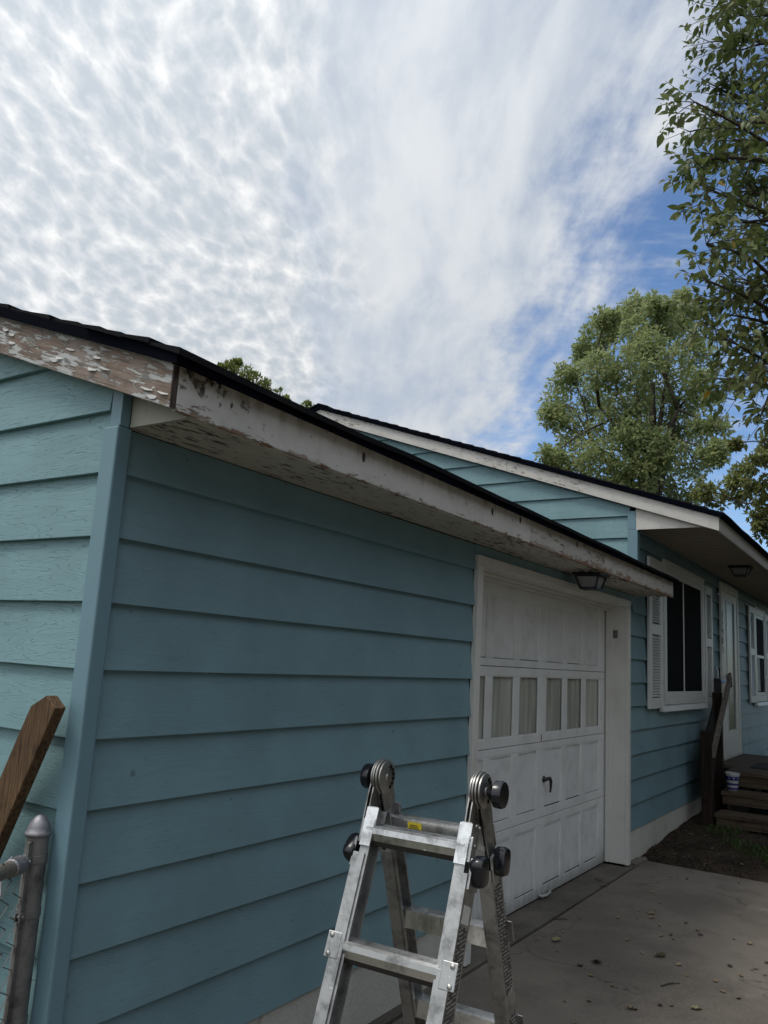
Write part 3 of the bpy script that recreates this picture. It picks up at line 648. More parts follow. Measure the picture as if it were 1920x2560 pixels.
# paint curls hanging off the lower edge
def curl(parent, x, y, z, dx_, dy_, dz_, w=0.006):
    b = MB(); vs = []; k = 6
    for i in range(k + 1):
        t = i / k; p = Vector((x + dx_ * t, y + dy_ * t, z + dz_ * t + 0.012 * sin(t * pi))); ww = w * (1 - 0.8 * t)
        vs += [p + Vector((0, 0, ww)), p - Vector((0, 0, ww * 0.4))]
    b.add(vs, [(2 * i, 2 * i + 1, 2 * i + 3, 2 * i + 2) for i in range(k)]); return b.build('paint_curl', M_WHITE, parent)
curl(garage, -0.045, -0.150, 2.327, 0.012, -0.030, -0.018, 0.004); curl(garage, -0.046, -0.185, 2.316, 0.020, -0.055, 0.006, 0.005)
curl(garage, -0.052, -0.200, 2.345, -0.006, -0.028, -0.010, 0.004); curl(garage, -0.053, -0.12, 2.375, -0.008, -0.024, -0.012, 0.004)
for i in range(40):
    x = random.uniform(2.65, 5.75); curl(garage, x, -0.287, 2.283 + random.uniform(0, 0.02), random.uniform(-0.05, 0.05), random.uniform(-0.012, 0.0), random.uniform(-0.012, 0.006), random.uniform(0.003, 0.007))
for i in range(26):
    y = random.uniform(-0.26, 0.85); zz = 2.381 + SLOPE * y + random.uniform(0.012, 0.115); w_ = random.uniform(0.006, 0.016)
    b = MB(); lift = random.uniform(0.002, 0.007); up_ = random.choice((-1, 1))
    vs = []
    for k in range(5):
        t = k / 4; yy = y + (t - 0.5) * random.uniform(0.03, 0.06)
        vs += [(-0.0504, yy, zz + SLOPE * (yy - y)), (-0.0504 - lift * (0.4 + sin(pi * t)), yy + random.uniform(-.003, .003), zz + SLOPE * (yy - y) + up_ * w_ * (0.45 + 0.55 * sin(pi * t)))]
    b.add(vs, [(2 * k, 2 * k + 1, 2 * k + 3, 2 * k + 2) for k in range(4)]); b.build('paint_flake', M_FLAKE, garage)
b = MB()
for x, z in ((0.935, 2.374), (2.10, 2.372), (2.45, 2.39), (3.35, 2.39)): b.lathe([(0.004, 0), (0.011, 0.002), (0.009, 0.0035)], Matrix.Translation((x, -0.2862, z)) @ Matrix.Rotation(pi / 2, 4, 'X') @ Matrix.Scale(1.9, 4, (0, 1, 0)), 10)
b.build('knot_hole', M_GRAIN, garage)

def roof(parent, xa, xb, xend, yeave, ypk, zat0, sl, exposure=0.135, rake_over=0.0, ythin=-0.02, jit=0.004, wav=0.006):
    """deck slab plus overlapping shingle courses; zat0 = underside height at y=0"""
    c_ = math.sqrt(1 + sl * sl)
    b = MB(); b.prism([(xa, yeave, zat0 + sl * yeave), (xa, ypk, zat0 + sl * ypk), (xa, ypk, zat0 + sl * ypk + 0.034), (xa, yeave, zat0 + sl * yeave + 0.034)], (xb - xa, 0, 0))
    b.prism([(xa, 2 * ypk - yeave, zat0 + sl * yeave), (xa, 2 * ypk - yeave, zat0 + sl * yeave + 0.05), (xa, ypk, zat0 + sl * ypk + 0.05), (xa, ypk, zat0 + sl * ypk)], (xb - xa, 0, 0))
    if xend > xb: b.prism([(xb, yeave, zat0 + sl * yeave), (xb, ythin, zat0 + sl * ythin), (xb, ythin, zat0 + sl * ythin + 0.034), (xb, yeave, zat0 + sl * yeave + 0.034)], (xend - xb, 0, 0))
    b.build('roof_deck', M_EDGE, parent)
    k = 0; y = yeave - 0.012
    while y < ypk - 0.03:
        y2 = min(ypk + 0.01, y + exposure * 1.35); xe = xend if y2 < ythin + 0.12 else xb
        b = MB(); m_ = max(3, int((xe - xa) / 0.30)); vs = []
        ov = random.uniform(-jit, jit) * 2
        for i in range(m_ + 1):
            x = xa + ((xe - xa) * i / m_) + (ov if i == 0 else 0)
            j1 = random.uniform(-jit, jit); w = wav * nz(x, y * 5, 1.4) + random.uniform(-1, 1) * jit * 0.4
            zl = zat0 + sl * (y + j1) + 0.036; zh = zat0 + sl * y2 + 0.036
            droop = 0.010 if k == 0 else 0.0
            vs += [(x, y + j1, zl + 0.001 - droop + w), (x, y2, zh), (x, y2, zh + 0.006), (x, y + j1, zl + 0.018 - droop * 0.6 + w)]
        fs = [(0, 1, 2, 3), tuple(4 * m_ + j for j in range(4))[::-1]]
        for i in range(m_):
            o = 4 * i
            for j in range(4): fs.append((o + j, o + 4 + j, o + 4 + (j + 1) % 4, o + (j + 1) % 4))
        b.add(vs, fs); b.build('shingle_course', M_SHINGLE, parent); y += exposure; k += 1
    b = MB(); m_ = 24; vs = []
    zr = zat0 + sl * ypk + 0.062
    for i in range(m_):
        x0 = xa - 0.01 + (xb - xa + 0.02) * i / m_; x1 = x0 + (xb - xa) / m_ * 1.12; dz_ = 0.006 * (i % 2) + random.uniform(0, 0.004)
        b.prism([(x0, ypk - 0.14, zr - 0.14 * sl + dz_), (x0, ypk, zr + dz_), (x0, ypk + 0.14, zr - 0.14 * sl + dz_), (x0, ypk + 0.14, zr - 0.14 * sl - 0.012 + dz_), (x0, ypk, zr - 0.012 + dz_), (x0, ypk - 0.14, zr - 0.14 * sl - 0.012 + dz_)], (x1 - x0, 0, 0))
    b.build('ridge_cap', M_SHINGLE, parent)
roof(garage, -0.072, 5.684, 5.875, -0.322, GPK, 2.5155, SLOPE, wav=0.012, jit=0.007)
b = MB(); b.prism([(-0.0530, -0.285, 2.5120 - 0.285 * SLOPE), (-0.0530, GPK, 2.5120 + GPK * SLOPE), (-0.0530, GPK, 2.5120 + GPK * SLOPE + 0.006), (-0.0530, -0.285, 2.5120 - 0.285 * SLOPE + 0.006)], (-0.003, 0, 0)); b.build('drip_edge', M_GALV, garage)

# ------------------------------------------------------------------ house
HX = 5.69
house = thing('house', 'taller teal lap-sided house with white shutters beyond the garage', 'house', (HX, 0, 0))
house['world_built'] = 1
HPK = 3.75; HR0 = 3.083; HSL = 0.3445
DXa, DXb = 9.37, 10.60
for k in range(-2, 11):
    zb, zt = LZ(k), LZ(k - 1)
    x0 = 5.455 if k >= 1 else HX + 0.004
    clipz = 2.884 if k == -2 else None
    if k == 1: # under the garage soffit the same course runs on to the garage door
        board_x(house, 5.602, HX + 0.012, zb, zt, M_SIDE, 2.2765); x0 = HX + 0.0125
    board_x(house, x0, DXa + 0.03, zb, zt, M_SIDE, clipz); board_x(house, DXb - 0.03, 16.0, zb, zt, M_SIDE, clipz)
    if k == -2: board_x(house, DXa + 0.03, DXb - 0.03, 2.80, zt, M_SIDE, clipz)
for k in range(-10, 2):
    zb = 2.612 - E_ * (k + 0) if False else 2.612 - E_ * k
    board_y(house, HX, 0.06, 2 * HPK - 0.1, zb, zb + E_, M_SIDE_L, [(HR0, HSL), (HR0 + 2 * HPK * HSL, -HSL)])
b = MB(); b.prism([(HX - 0.011, -0.014, 2.28), (HX + 0.06, -0.014, 2.28), (HX + 0.06, 0.0, 2.28), (HX + 0.003, 0.0, 2.28), (HX + 0.003, 0.078, 2.28), (HX - 0.011, 0.078, 2.28)], (0, 0, 0.604)); b.build('corner_board', M_TRIM, house, bevel=0.004)
b = MB(); b.box((HX - 0.0105, 0.002, 2.8845), (HX + 0.003, 0.078, 3.06)); b.build('corner_board', M_TRIM, house, bevel=0.004)
b = MB(); b.box((HX + 0.03, 0.030, 0.02), (9.50, 0.12, 2.90)); b.box((10.50, 0.030, 0.02), (16.0, 0.12, 2.90)); b.box((9.501, 0.030, 2.72), (10.499, 0.12, 2.90)); b.box((9.3, 0.6, 0.02), (10.7, 0.65, 2.9)); b.box((HX + 0.02, 2 * HPK - 0.1, 0.02), (16.0, 2 * HPK, 2.9)); b.box((15.9, 0.121, 0.02), (16.0, 2 * HPK - 0.101, 2.9))
b.prism([(HX + 0.030, 0.121, 0.02), (HX + 0.030, 2 * HPK - 0.101, 0.02), (HX + 0.030, 2 * HPK - 0.101, 2.98), (HX + 0.030, HPK, HR0 + HPK * HSL - 0.08), (HX + 0.030, 0.121, 3.0)], (0.08, 0, 0)); b.build('wall_core', M_NIGHT, house)
seg_board('foundation', M_FOUND, 5.463, 16.0, 0.012, 0.10, -0.1, 0.297, house, 0.4, 0.004)
# eave
FZ0 = 2.838
seg_board('fascia_board', M_FASCIA3, 5.663, 16.2, -0.716, -0.697, FZ0, 2.962, house, amp=0.002)
rakeb('rake_board', M_RAKE2, 5.640, 5.662, -0.7165, 1.28, FZ0 + 0.716 * HSL, 2.957 + 0.716 * HSL, house, sl=HSL)
rakeb('rake_board', M_RAKE2, 5.640, 5.662, 1.283, HPK, FZ0 + 0.716 * HSL, 2.957 + 0.716 * HSL, house, sl=HSL)
rakeb('rake_board', M_RAKE2, 5.640, 5.662, 2 * HPK + 0.71, HPK + 0.001, FZ0 + 0.716 * HSL + 2 * HPK * HSL, 2.957 + 0.716 * HSL + 2 * HPK * HSL, house, sl=-HSL)
zc0 = FZ0 + 0.716 * HSL
b = MB(); b.prism([(5.684, 0.0015, 2.8845), (5.684, -0.61, 2.8845), (5.684, 0.0015, zc0 + 0.02)], (0.016, 0, 0)); b.build('eave_return', M_RAKE2, house)
b = MB(); b.prism([(5.663, -0.69, zc0 - 0.69 * HSL + 0.006), (5.693, -0.69, zc0 - 0.69 * HSL + 0.006), (5.693, HPK, zc0 + HPK * HSL + 0.006), (5.663, HPK, zc0 + HPK * HSL + 0.006)], (0, 0, 0.02)); b.build('rake_soffit', M_WHITE, house)
SW = 0.3048; i = 0; x = 5.702
while x < 15.8:
    b = MB(); w = SW / 3          # three V-grooved battens to a panel
    for j in range(3):
        xa = x + j * w; b.prism([(xa, -0.6965, 2.892), (xa + 0.004, -0.6965, 2.884), (xa + 0.030, -0.6965, 2.884), (xa + 0.036, -0.6965, 2.892)], (0, 0.696, 0)); b.box((xa + 0.0005, -0.6965, 2.8921), (xa + w - 0.0005, -0.0005, 2.896), None, 1)
    b.build('soffit_panel', [M_SOFV, M_RECESS_SHADE], house); x += SW
b = MB(); b.box((5.703, -0.014, 2.868), (15.9, -0.0005, 2.8835)); b.box((5.72, 0.0, 2.8842), (15.9, 0.03, 2.93)); b.build('soffit_trim', M_TRIM, house)
roof(house, 5.612, 16.3, 16.3, -0.752, HPK, 2.962 + 0.716 * HSL, HSL, wav=0.004)

def shutter(x0, x1, z0, z1, y1=-0.004, th=0.026):
    b = MB(); fr = 0.085 * (x1 - x0) / 0.45; ya, yb = y1 - th, y1
    b.box((x0, ya, z0), (x0 + fr, yb, z1)); b.box((x1 - fr, ya, z0), (x1, yb, z1))
    zm = (z0 + z1) / 2 + 0.03
    for a, c in ((z0, z0 + 0.10), (zm - 0.05, zm + 0.05), (z1 - 0.10, z1)): b.box((x0 + fr, ya, a), (x1 - fr, yb, c))
    s = b.build('shutter', M_WHITE2, house, bevel=0.004)
    l = MB(); z = z0 + 0.11
    while z < z1 - 0.115:
        if not (zm - 0.065 < z < zm + 0.05):
            l.add([(x0 + fr, ya + 0.004, z), (x1 - fr, ya + 0.004, z), (x1 - fr, yb - 0.004, z + 0.026), (x0 + fr, yb - 0.004, z + 0.026), (x0 + fr, ya + 0.004, z + 0.005), (x1 - fr, ya + 0.004, z + 0.005)], [(0, 1, 2, 3), (4, 5, 2, 3), (0, 1, 5, 4)])
        z += 0.0255
    lo = l.build('louvres', M_WHITE2, s); lo['kind'] = 'stuff'
    return s
def house_window(x0, x1, z0, z1, cw, mull=None, rail=None, sill=(0.08, 0.045), zs=None):
    """casing outer size; glass sits back between"""
    f = MB(); ya = -0.024; yb = -0.0005
    f.box((x0, ya, z0), (x0 + cw, yb, z1)); f.box((x1 - cw, ya, z0), (x1, yb, z1)); f.box((x0 + cw, ya, z1 - cw), (x1 - cw, yb, z1)); f.box((x0 + cw, ya, z0), (x1 - cw, yb, z0 + cw))
    f.box((x0 - 0.02, ya - 0.008, z1 + 0.0004), (x1 + 0.02, yb, z1 + 0.022))
    w = f.build('window_frame', M_WHITE2, house, bevel=0.004)
    s = MB(); iw = 0.05
    a0, a1, c0, c1 = x0 + cw + 0.0005, x1 - cw - 0.0005, z0 + cw + 0.0005, z1 - cw - 0.0005
    s.box((a0, -0.016, c0), (a0 + iw, -0.003, c1)); s.box((a1 - iw, -0.016, c0), (a1, -0.003, c1)); s.box((a0 + iw, -0.016, c1 - iw), (a1 - iw, -0.003, c1)); s.box((a0 + iw, -0.016, c0), (a1 - iw, -0.003, c0 + iw))
    if mull: s.box((mull - 0.012, -0.018, c0 + iw), (mull + 0.012, -0.003, c1 - iw))
    if rail: s.box((a0 + iw, -0.018, rail - 0.022), (a1 - iw, -0.003, rail + 0.022))
    s.build('sash', M_WHITE2, w, bevel=0.003)
    cells = []
    if mull: cells = [(a0 + iw, mull - 0.012, c0 + iw, c1 - iw), (mull + 0.012, a1 - iw, c0 + iw, c1 - iw)]
    elif rail: cells = [(a0 + iw, a1 - iw, c0 + iw, rail - 0.022), (a0 + iw, a1 - iw, rail + 0.022, c1 - iw)]
    for q in cells:
        g_ = MB(); g_.box((q[0], -0.0095, q[2]), (q[1], -0.0060, q[3])); g_.build('window_pane', M_GLASSD, w)
    sl_ = MB(); sl_.prism([(x0 - 0.13, -0.055, z0 - 0.062), (x0 - 0.13, -0.0005, z0 - 0.062), (x0 - 0.13, -0.0005, z0 - 0.001), (x0 - 0.13, -0.045, z0 - 0.012)], (x1 - x0 + 0.13, 0, 0)); sl_.build('window_sill', M_WHITE2, w, bevel=0.003)
    return w
house_window(6.575, 8.395, 1.315, 2.715, 0.075, mull=7.405)
shutter(6.015, 6.500, 1.285, 2.690); shutter(8.420, 8.830, 1.275, 2.672)
w2 = house_window(12.04, 13.04, 1.275, 2.700, 0.09, rail=1.965)
shutter(11.48, 11.99, 1.265, 2.700); shutter(13.065, 13.55, 1.265, 2.690)
b = MB(); b.box((12.22, -0.013, 1.43), (12.45, -0.0098, 1.94)); b.build('blind', M_PAPER, w2)

# front door with storm door, number on the casing
b = MB(); b.box((DXa, -0.028, 0.62), (DXa + 0.115, -0.0005, 2.715)); b.box((DXb - 0.115, -0.028, 0.62), (DXb, -0.0005, 2.715)); b.box((DXa, -0.029, 2.7155), (DXb, -0.0005, 2.825))
fd = b.build('door_casing', M_WHITE, house, bevel=0.004)
b = MB(); b.box((DXa + 0.031, -0.0305, 0.25), (DXb - 0.031, 0.02, 0.6195)); b.build('threshold', M_FOUND, house, bevel=0.004)
dr = MB(); da, dbx, dz0, dz1 = DXa + 0.116, DXb - 0.116, 0.625, 2.714
dr.box((da, -0.020, dz0), (da + 0.26, 0.006, dz1)); dr.box((dbx - 0.22, -0.020, dz0), (dbx, 0.006, dz1)); dr.box((da + 0.26, -0.020, 2.60), (dbx - 0.22, 0.006, dz1)); dr.box((da + 0.26, -0.020, dz0), (dbx - 0.22, 0.006, 0.94))
dr.box((da + 0.05, -0.026, 0.68), (dbx - 0.06, -0.0202, 0.88))
door = dr.build('front_door', M_WHITE2, house, bevel=0.004)
b = MB()
for q in ((da + 0.235, da + 0.262), (dbx - 0.222, dbx - 0.195)): b.box((q[0], -0.027, 0.93), (q[1], -0.0202, 2.61))
b.build('door_moulding', M_WHITE2, door, bevel=0.002)
b = MB(); b.box((da + 0.262, -0.012, 0.942), (dbx - 0.222, -0.008, 2.598)); b.build('door_glass', mat_simple('dull green storm glass', (0.045, 0.055, 0.046), 0.35, 0.0, 0.25), door)
cvd = MB(); cvd.box((da + 0.262, 0.09, 0.9), (dbx - 0.222, 0.095, 2.7)); cvd.build('inner_curtain', mat_simple('green grey sheer', (0.10, 0.12, 0.10), 0.9), door)
b = MB(); b.box((da + 0.19, -0.030, 1.42), (da + 0.24, -0.0202, 1.66)); b.tube([(da + 0.215, -0.030, 1.63), (da + 0.215, -0.072, 1.62), (da + 0.215, -0.075, 1.50), (da + 0.215, -0.032, 1.48)], 0.010, 8); b.build('door_handle', M_HANDLE, door)
b = MB(); b.box((da + 0.20, -0.082, 1.29), (da + 0.245, -0.079, 1.47)); b.build('hanging_tag', M_PAPER, door)
DIG = {'1': [(2, 0, 2, 7)], '2': [(0, 6, 4, 7), (3, 4, 4, 6), (0, 3, 4, 4), (0, 1, 1, 3), (0, 0, 4, 1)], '4': [(0, 3, 1, 7), (0, 3, 4, 4), (3, 0, 4, 7)], '0': [(0, 0, 1, 7), (3, 0, 4, 7), (1, 6, 3, 7), (1, 0, 3, 1)]}
z = 2.445
for ch in '12401':
    b = MB()
    for x0, z0, x1, z1 in DIG[ch]: b.box((DXa + 0.022 + x0 * 0.017, -0.034, z - 0.095 + z0 * 0.0135), (DXa + 0.022 + (x1 + (0.6 if ch == '1' else 0)) * 0.017, -0.0282, z - 0.095 + z1 * 0.0135))
    b.build('number_digit', M_NUM, fd); z -= 0.108
# ------------------------------------------------------------------ things on and by the walls
def lantern(label, x, y, z, w):
    t = thing('ceiling_lantern', label, 'ceiling light', (x, y, z), 'lanterns under the eaves')
    h = w / 2; b = MB(); b.box((-h, -h, -0.020), (h, h, 0)); b.box((-h + 0.012, -h + 0.012, -0.026), (h - 0.012, h - 0.012, -0.0201)); b.build('top_plate', M_BLACK, t, bevel=0.003)
    q = MB(); a, c = h * 0.80, h * 0.55; za, zb = -0.0262, -0.108; e = 0.009
    for sx in (-1, 1):
        for sy in (-1, 1): q.tube([(sx * a, sy * a, za), (sx * c, sy * c, zb)], e, 4)
    for k in range(4):
        p0 = Matrix.Rotation(k * pi / 2, 3, 'Z') @ Vector((-c, -c, zb)); p1 = Matrix.Rotation(k * pi / 2, 3, 'Z') @ Vector((c, -c, zb)); q.tube([p0, p1], e, 4)
    q.lathe([(c * 0.25, zb - 0.006), (c * 0.6, zb - 0.004), (c * 0.9, zb + 0.006)], None, 16)
    q.build('cage', M_BLACK, t)
    for k in range(4):
        R_ = Matrix.Rotation(k * pi / 2, 3, 'Z'); a2, c2 = a - 0.006, c - 0.006
        b = MB(); vs = [R_ @ Vector(v) for v in ((-a2, -a2, za - 0.002), (a2, -a2, za - 0.002), (c2, -c2, zb + 0.004), (-c2, -c2, zb + 0.004))]
        b.add(vs, [(0, 1, 2, 3)]); b.build('glass_panel', M_FROST, t)
    b = MB(); b.lathe([(0.012, -0.03), (0.028, -0.05), (0.030, -0.075), (0.018, -0.095)], None, 14); b.build('bulb', mat_simple('frosted bulb', (0.5, 0.5, 0.47), 0.3), t, smooth=True)
lantern('black lantern with clear panes under the flaking garage eave', 3.975, -0.165, 2.2775, 0.205)
lantern('black lantern under the grooved house eave near the front door', 8.40, -0.43, 2.8835, 0.24)

mb = thing('mailbox', 'black wall mailbox beside the front door', 'mailbox', (8.98, -0.003, 1.40))
b = MB(); b.prism([(-0.12, 0, 0), (-0.12, -0.105, 0), (-0.12, -0.105, 0.145), (-0.12, -0.09, 0.172), (-0.12, 0, 0.19)], (0.24, 0, 0)); b.build('box', M_BLACK, mb, bevel=0.004)
b = MB(); b.prism([(-0.126, -0.111, 0.150), (-0.126, -0.095, 0.178), (-0.126, 0, 0.1905), (-0.126, 0, 0.196), (-0.126, -0.097, 0.184), (-0.126, -0.115, 0.152)], (0.252, 0, 0)); b.build('lid', M_BLACK, mb)
b = MB(); b.box((8.95, -0.034, 1.585), (9.07, -0.028, 1.735)); b.box((8.93, -0.050, 1.585), (9.03, -0.046, 1.70)); tag(b.build('letters', mat_simple('pale envelope', (0.36, 0.42, 0.45), 0.6), None), 'pale letters standing in the black mailbox', 'letters')

# porch steps
st = thing('porch_steps', 'weathered wooden steps climbing to the front door', 'steps', (7.5, -0.9, 0.05))
def L_(x, y, z): return (x - 7.5, y + 0.9, z - 0.05)
def plank(name, a, c, mat=None, parent=None, bev=0.004):
    b = MB(); b.box(L_(*a), L_(*c)); return b.build(name, mat or M_DECK, parent or st, bevel=bev)
for x0, x1, z in ((7.485, 7.655, 0.245), (7.662, 7.832, 0.245), (7.835, 8.005, 0.425), (8.012, 8.182, 0.425)): plank('tread', (x0, -1.62, z - 0.038), (x1, -0.272, z))
for i in range(17): plank('deck_board', (8.185 + i * 0.1455, -1.62, 0.568), (8.185 + i * 0.1455 + 0.139, -0.262 if i < 4 else -0.035, 0.604))
for x, z0, z1 in ((7.500, 0.120, 0.2065), (7.848, 0.300, 0.3865), (8.205, 0.45, 0.5675)): plank('riser', (x, -1.60, z0), (x + 0.034, -0.285, z1))
for y in (-0.33, -1.55):
    b = MB(); b.prism([L_(7.56, y, 0.02), L_(7.56, y, 0.20), L_(7.86, y, 0.205), L_(7.86, y, 0.385), L_(8.24, y, 0.386), L_(8.24, y, 0.566), L_(10.6, y, 0.566), L_(10.6, y, 0.40), L_(8.5, y, 0.05), L_(8.4, y, 0.02)], (0, -0.038, 0)); b.build('stringer', M_POSTW, st)
for x in (9.2, 10.4):
    for y in (-0.34, -1.54): plank('leg', (x, y - 0.05, 0.0), (x + 0.09, y + 0.05, 0.567), M_POSTW)
plank('newel_post', (7.475, -0.262, 0.03), (7.575, -0.150, 1.045), M_POSTW)
plank('upper_post', (8.60, -0.150, 0.10), (8.69, -0.052, 1.43), M_POSTW)
b = MB(); v0, v1 = Vector(L_(7.44, -0.302, 0.79)), Vector(L_(9.05, -0.19, 1.545)); hgt = Vector((0, 0, 0.125)); th = Vector((0.002, 0.034, 0))
b.add([v0, v1, v1 + hgt, v0 + hgt, v0 + th, v1 + th, v1 + hgt + th, v0 + hgt + th], [(0, 1, 2, 3), (7, 6, 5, 4), (3, 2, 6, 7), (0, 4, 5, 1), (0, 3, 7, 4), (1, 5, 6, 2)]); b.build('handrail', M_RAIL, st, bevel=0.004)
b = MB(); b.prism([L_(7.577, -0.150, 0.26), L_(8.60, -0.098, 0.56), L_(8.60, -0.098, 1.40), L_(7.577, -0.150, 0.84)], (0, 0.018, 0)); b.build('dark_infill', M_POSTW, st)  # dark sheet filling the space between the posts below the handrail
b = MB(); b.box((8.75, -1.25, 0.6045), (9.45, -0.42, 0.616)); 
for i in range(14): b.box((8.755 + i * 0.05, -1.25, 0.6161), (8.78 + i * 0.05, -0.42, 0.621))
tag(b.build('door_mat', M_MAT, None), 'dark ribbed mat on the top deck of the steps', 'door mat')
pt = thing('flower_pot', 'small white flower pot with blue bands on the second step', 'flower pot', (7.985, -0.365, 0.4255))
b = MB(); pr = [(0.050, 0.0), (0.054, 0.035), (0.058, 0.07), (0.062, 0.10), (0.066, 0.145), (0.074, 0.16), (0.078, 0.185), (0.074, 0.187), (0.066, 0.15), (0.05, 0.12)]
b.lathe(pr, None, 24); pot = b.build('pot_body', M_POTW, pt, smooth=True)
for z0, z1 in ((0.018, 0.038), (0.062, 0.082), (0.112, 0.150)):
    b = MB(); rr = lambda z: 0.0512 + (0.0672 - 0.050) * z / 0.145
    b.lathe([(rr(z0), z0), (rr(z0) + 0.001, z0 + 0.002), (rr(z1) + 0.001, z1 - 0.002), (rr(z1), z1)], None, 24); b.build('blue_band', M_POTB, pt, smooth=True)
b = MB()
for k in range(9):
    t = k * 0.7; b.lathe([(0.002, 0), (0.007, 0.001), (0.002, 0.002)], Matrix.Translation((0.0685 * cos(t), 0.0685 * sin(t), 0.132)) @ Matrix.Rotation(t, 4, 'Z') @ Matrix.Rotation(pi / 2, 4, 'Y'), 8)
b.build('white_flower_print', M_POTW, pt)['kind'] = 'stuff'

# ------------------------------------------------------------------ ladder
AZ = rad(-87); LH = 1.208; TF = rad(21.0); TB = rad(20.5); LW = 0.322
lad = thing('folding_ladder', 'worn aluminium folding ladder standing open as an A-frame on the drive', 'ladder', (0.590, -0.845, G), rot=(0, 0, AZ))
def side_frame(sgn, tilt):
    """matrix: local z runs down the rail from the hinge, local y is the outward normal of that side, x along the rungs"""
    d = Vector((0, sgn * sin(tilt), -cos(tilt))); nrm = Vector((0, sgn * cos(tilt), sin(tilt)))
    M = Matrix(((1, 0, 0, 0), (0, nrm.y, d.y, 0), (0, nrm.z, d.z, LH), (0, 0, 0, 1))); return M
def channel(M, xo, xi, y0, y1, z0, z1, t=0.0035):
    """C-channel rail: web at xo, flanges towards xi"""
    s = 1 if xi > xo else -1
    P = [(xo, y0), (xi, y0), (xi, y0 + t * 1.6), (xo + s * t, y0 + t * 1.6), (xo + s * t, y1 - t * 1.6), (xi, y1 - t * 1.6), (xi, y1), (xo, y1)]
    k = len(P); vs = [M @ Vector((x, y, z)) for z in (z0, z1) for x, y in P]
    fs = [(i, (i + 1) % k, (i + 1) % k + k, i + k) for i in range(k)]
    for o in (0, k):
        fs += [(o, o + 1, o + 2, o + 3), (o, o + 3, o + 4, o + 7), (o + 4, o + 5, o + 6, o + 7)]
    b = MB(); b.add(vs, fs); return b
def rivet(M, x, y, z, r=0.0065):
    return M @ Matrix.Translation((x, y, z)) @ Matrix.Rotation(-pi / 2, 4, 'X')
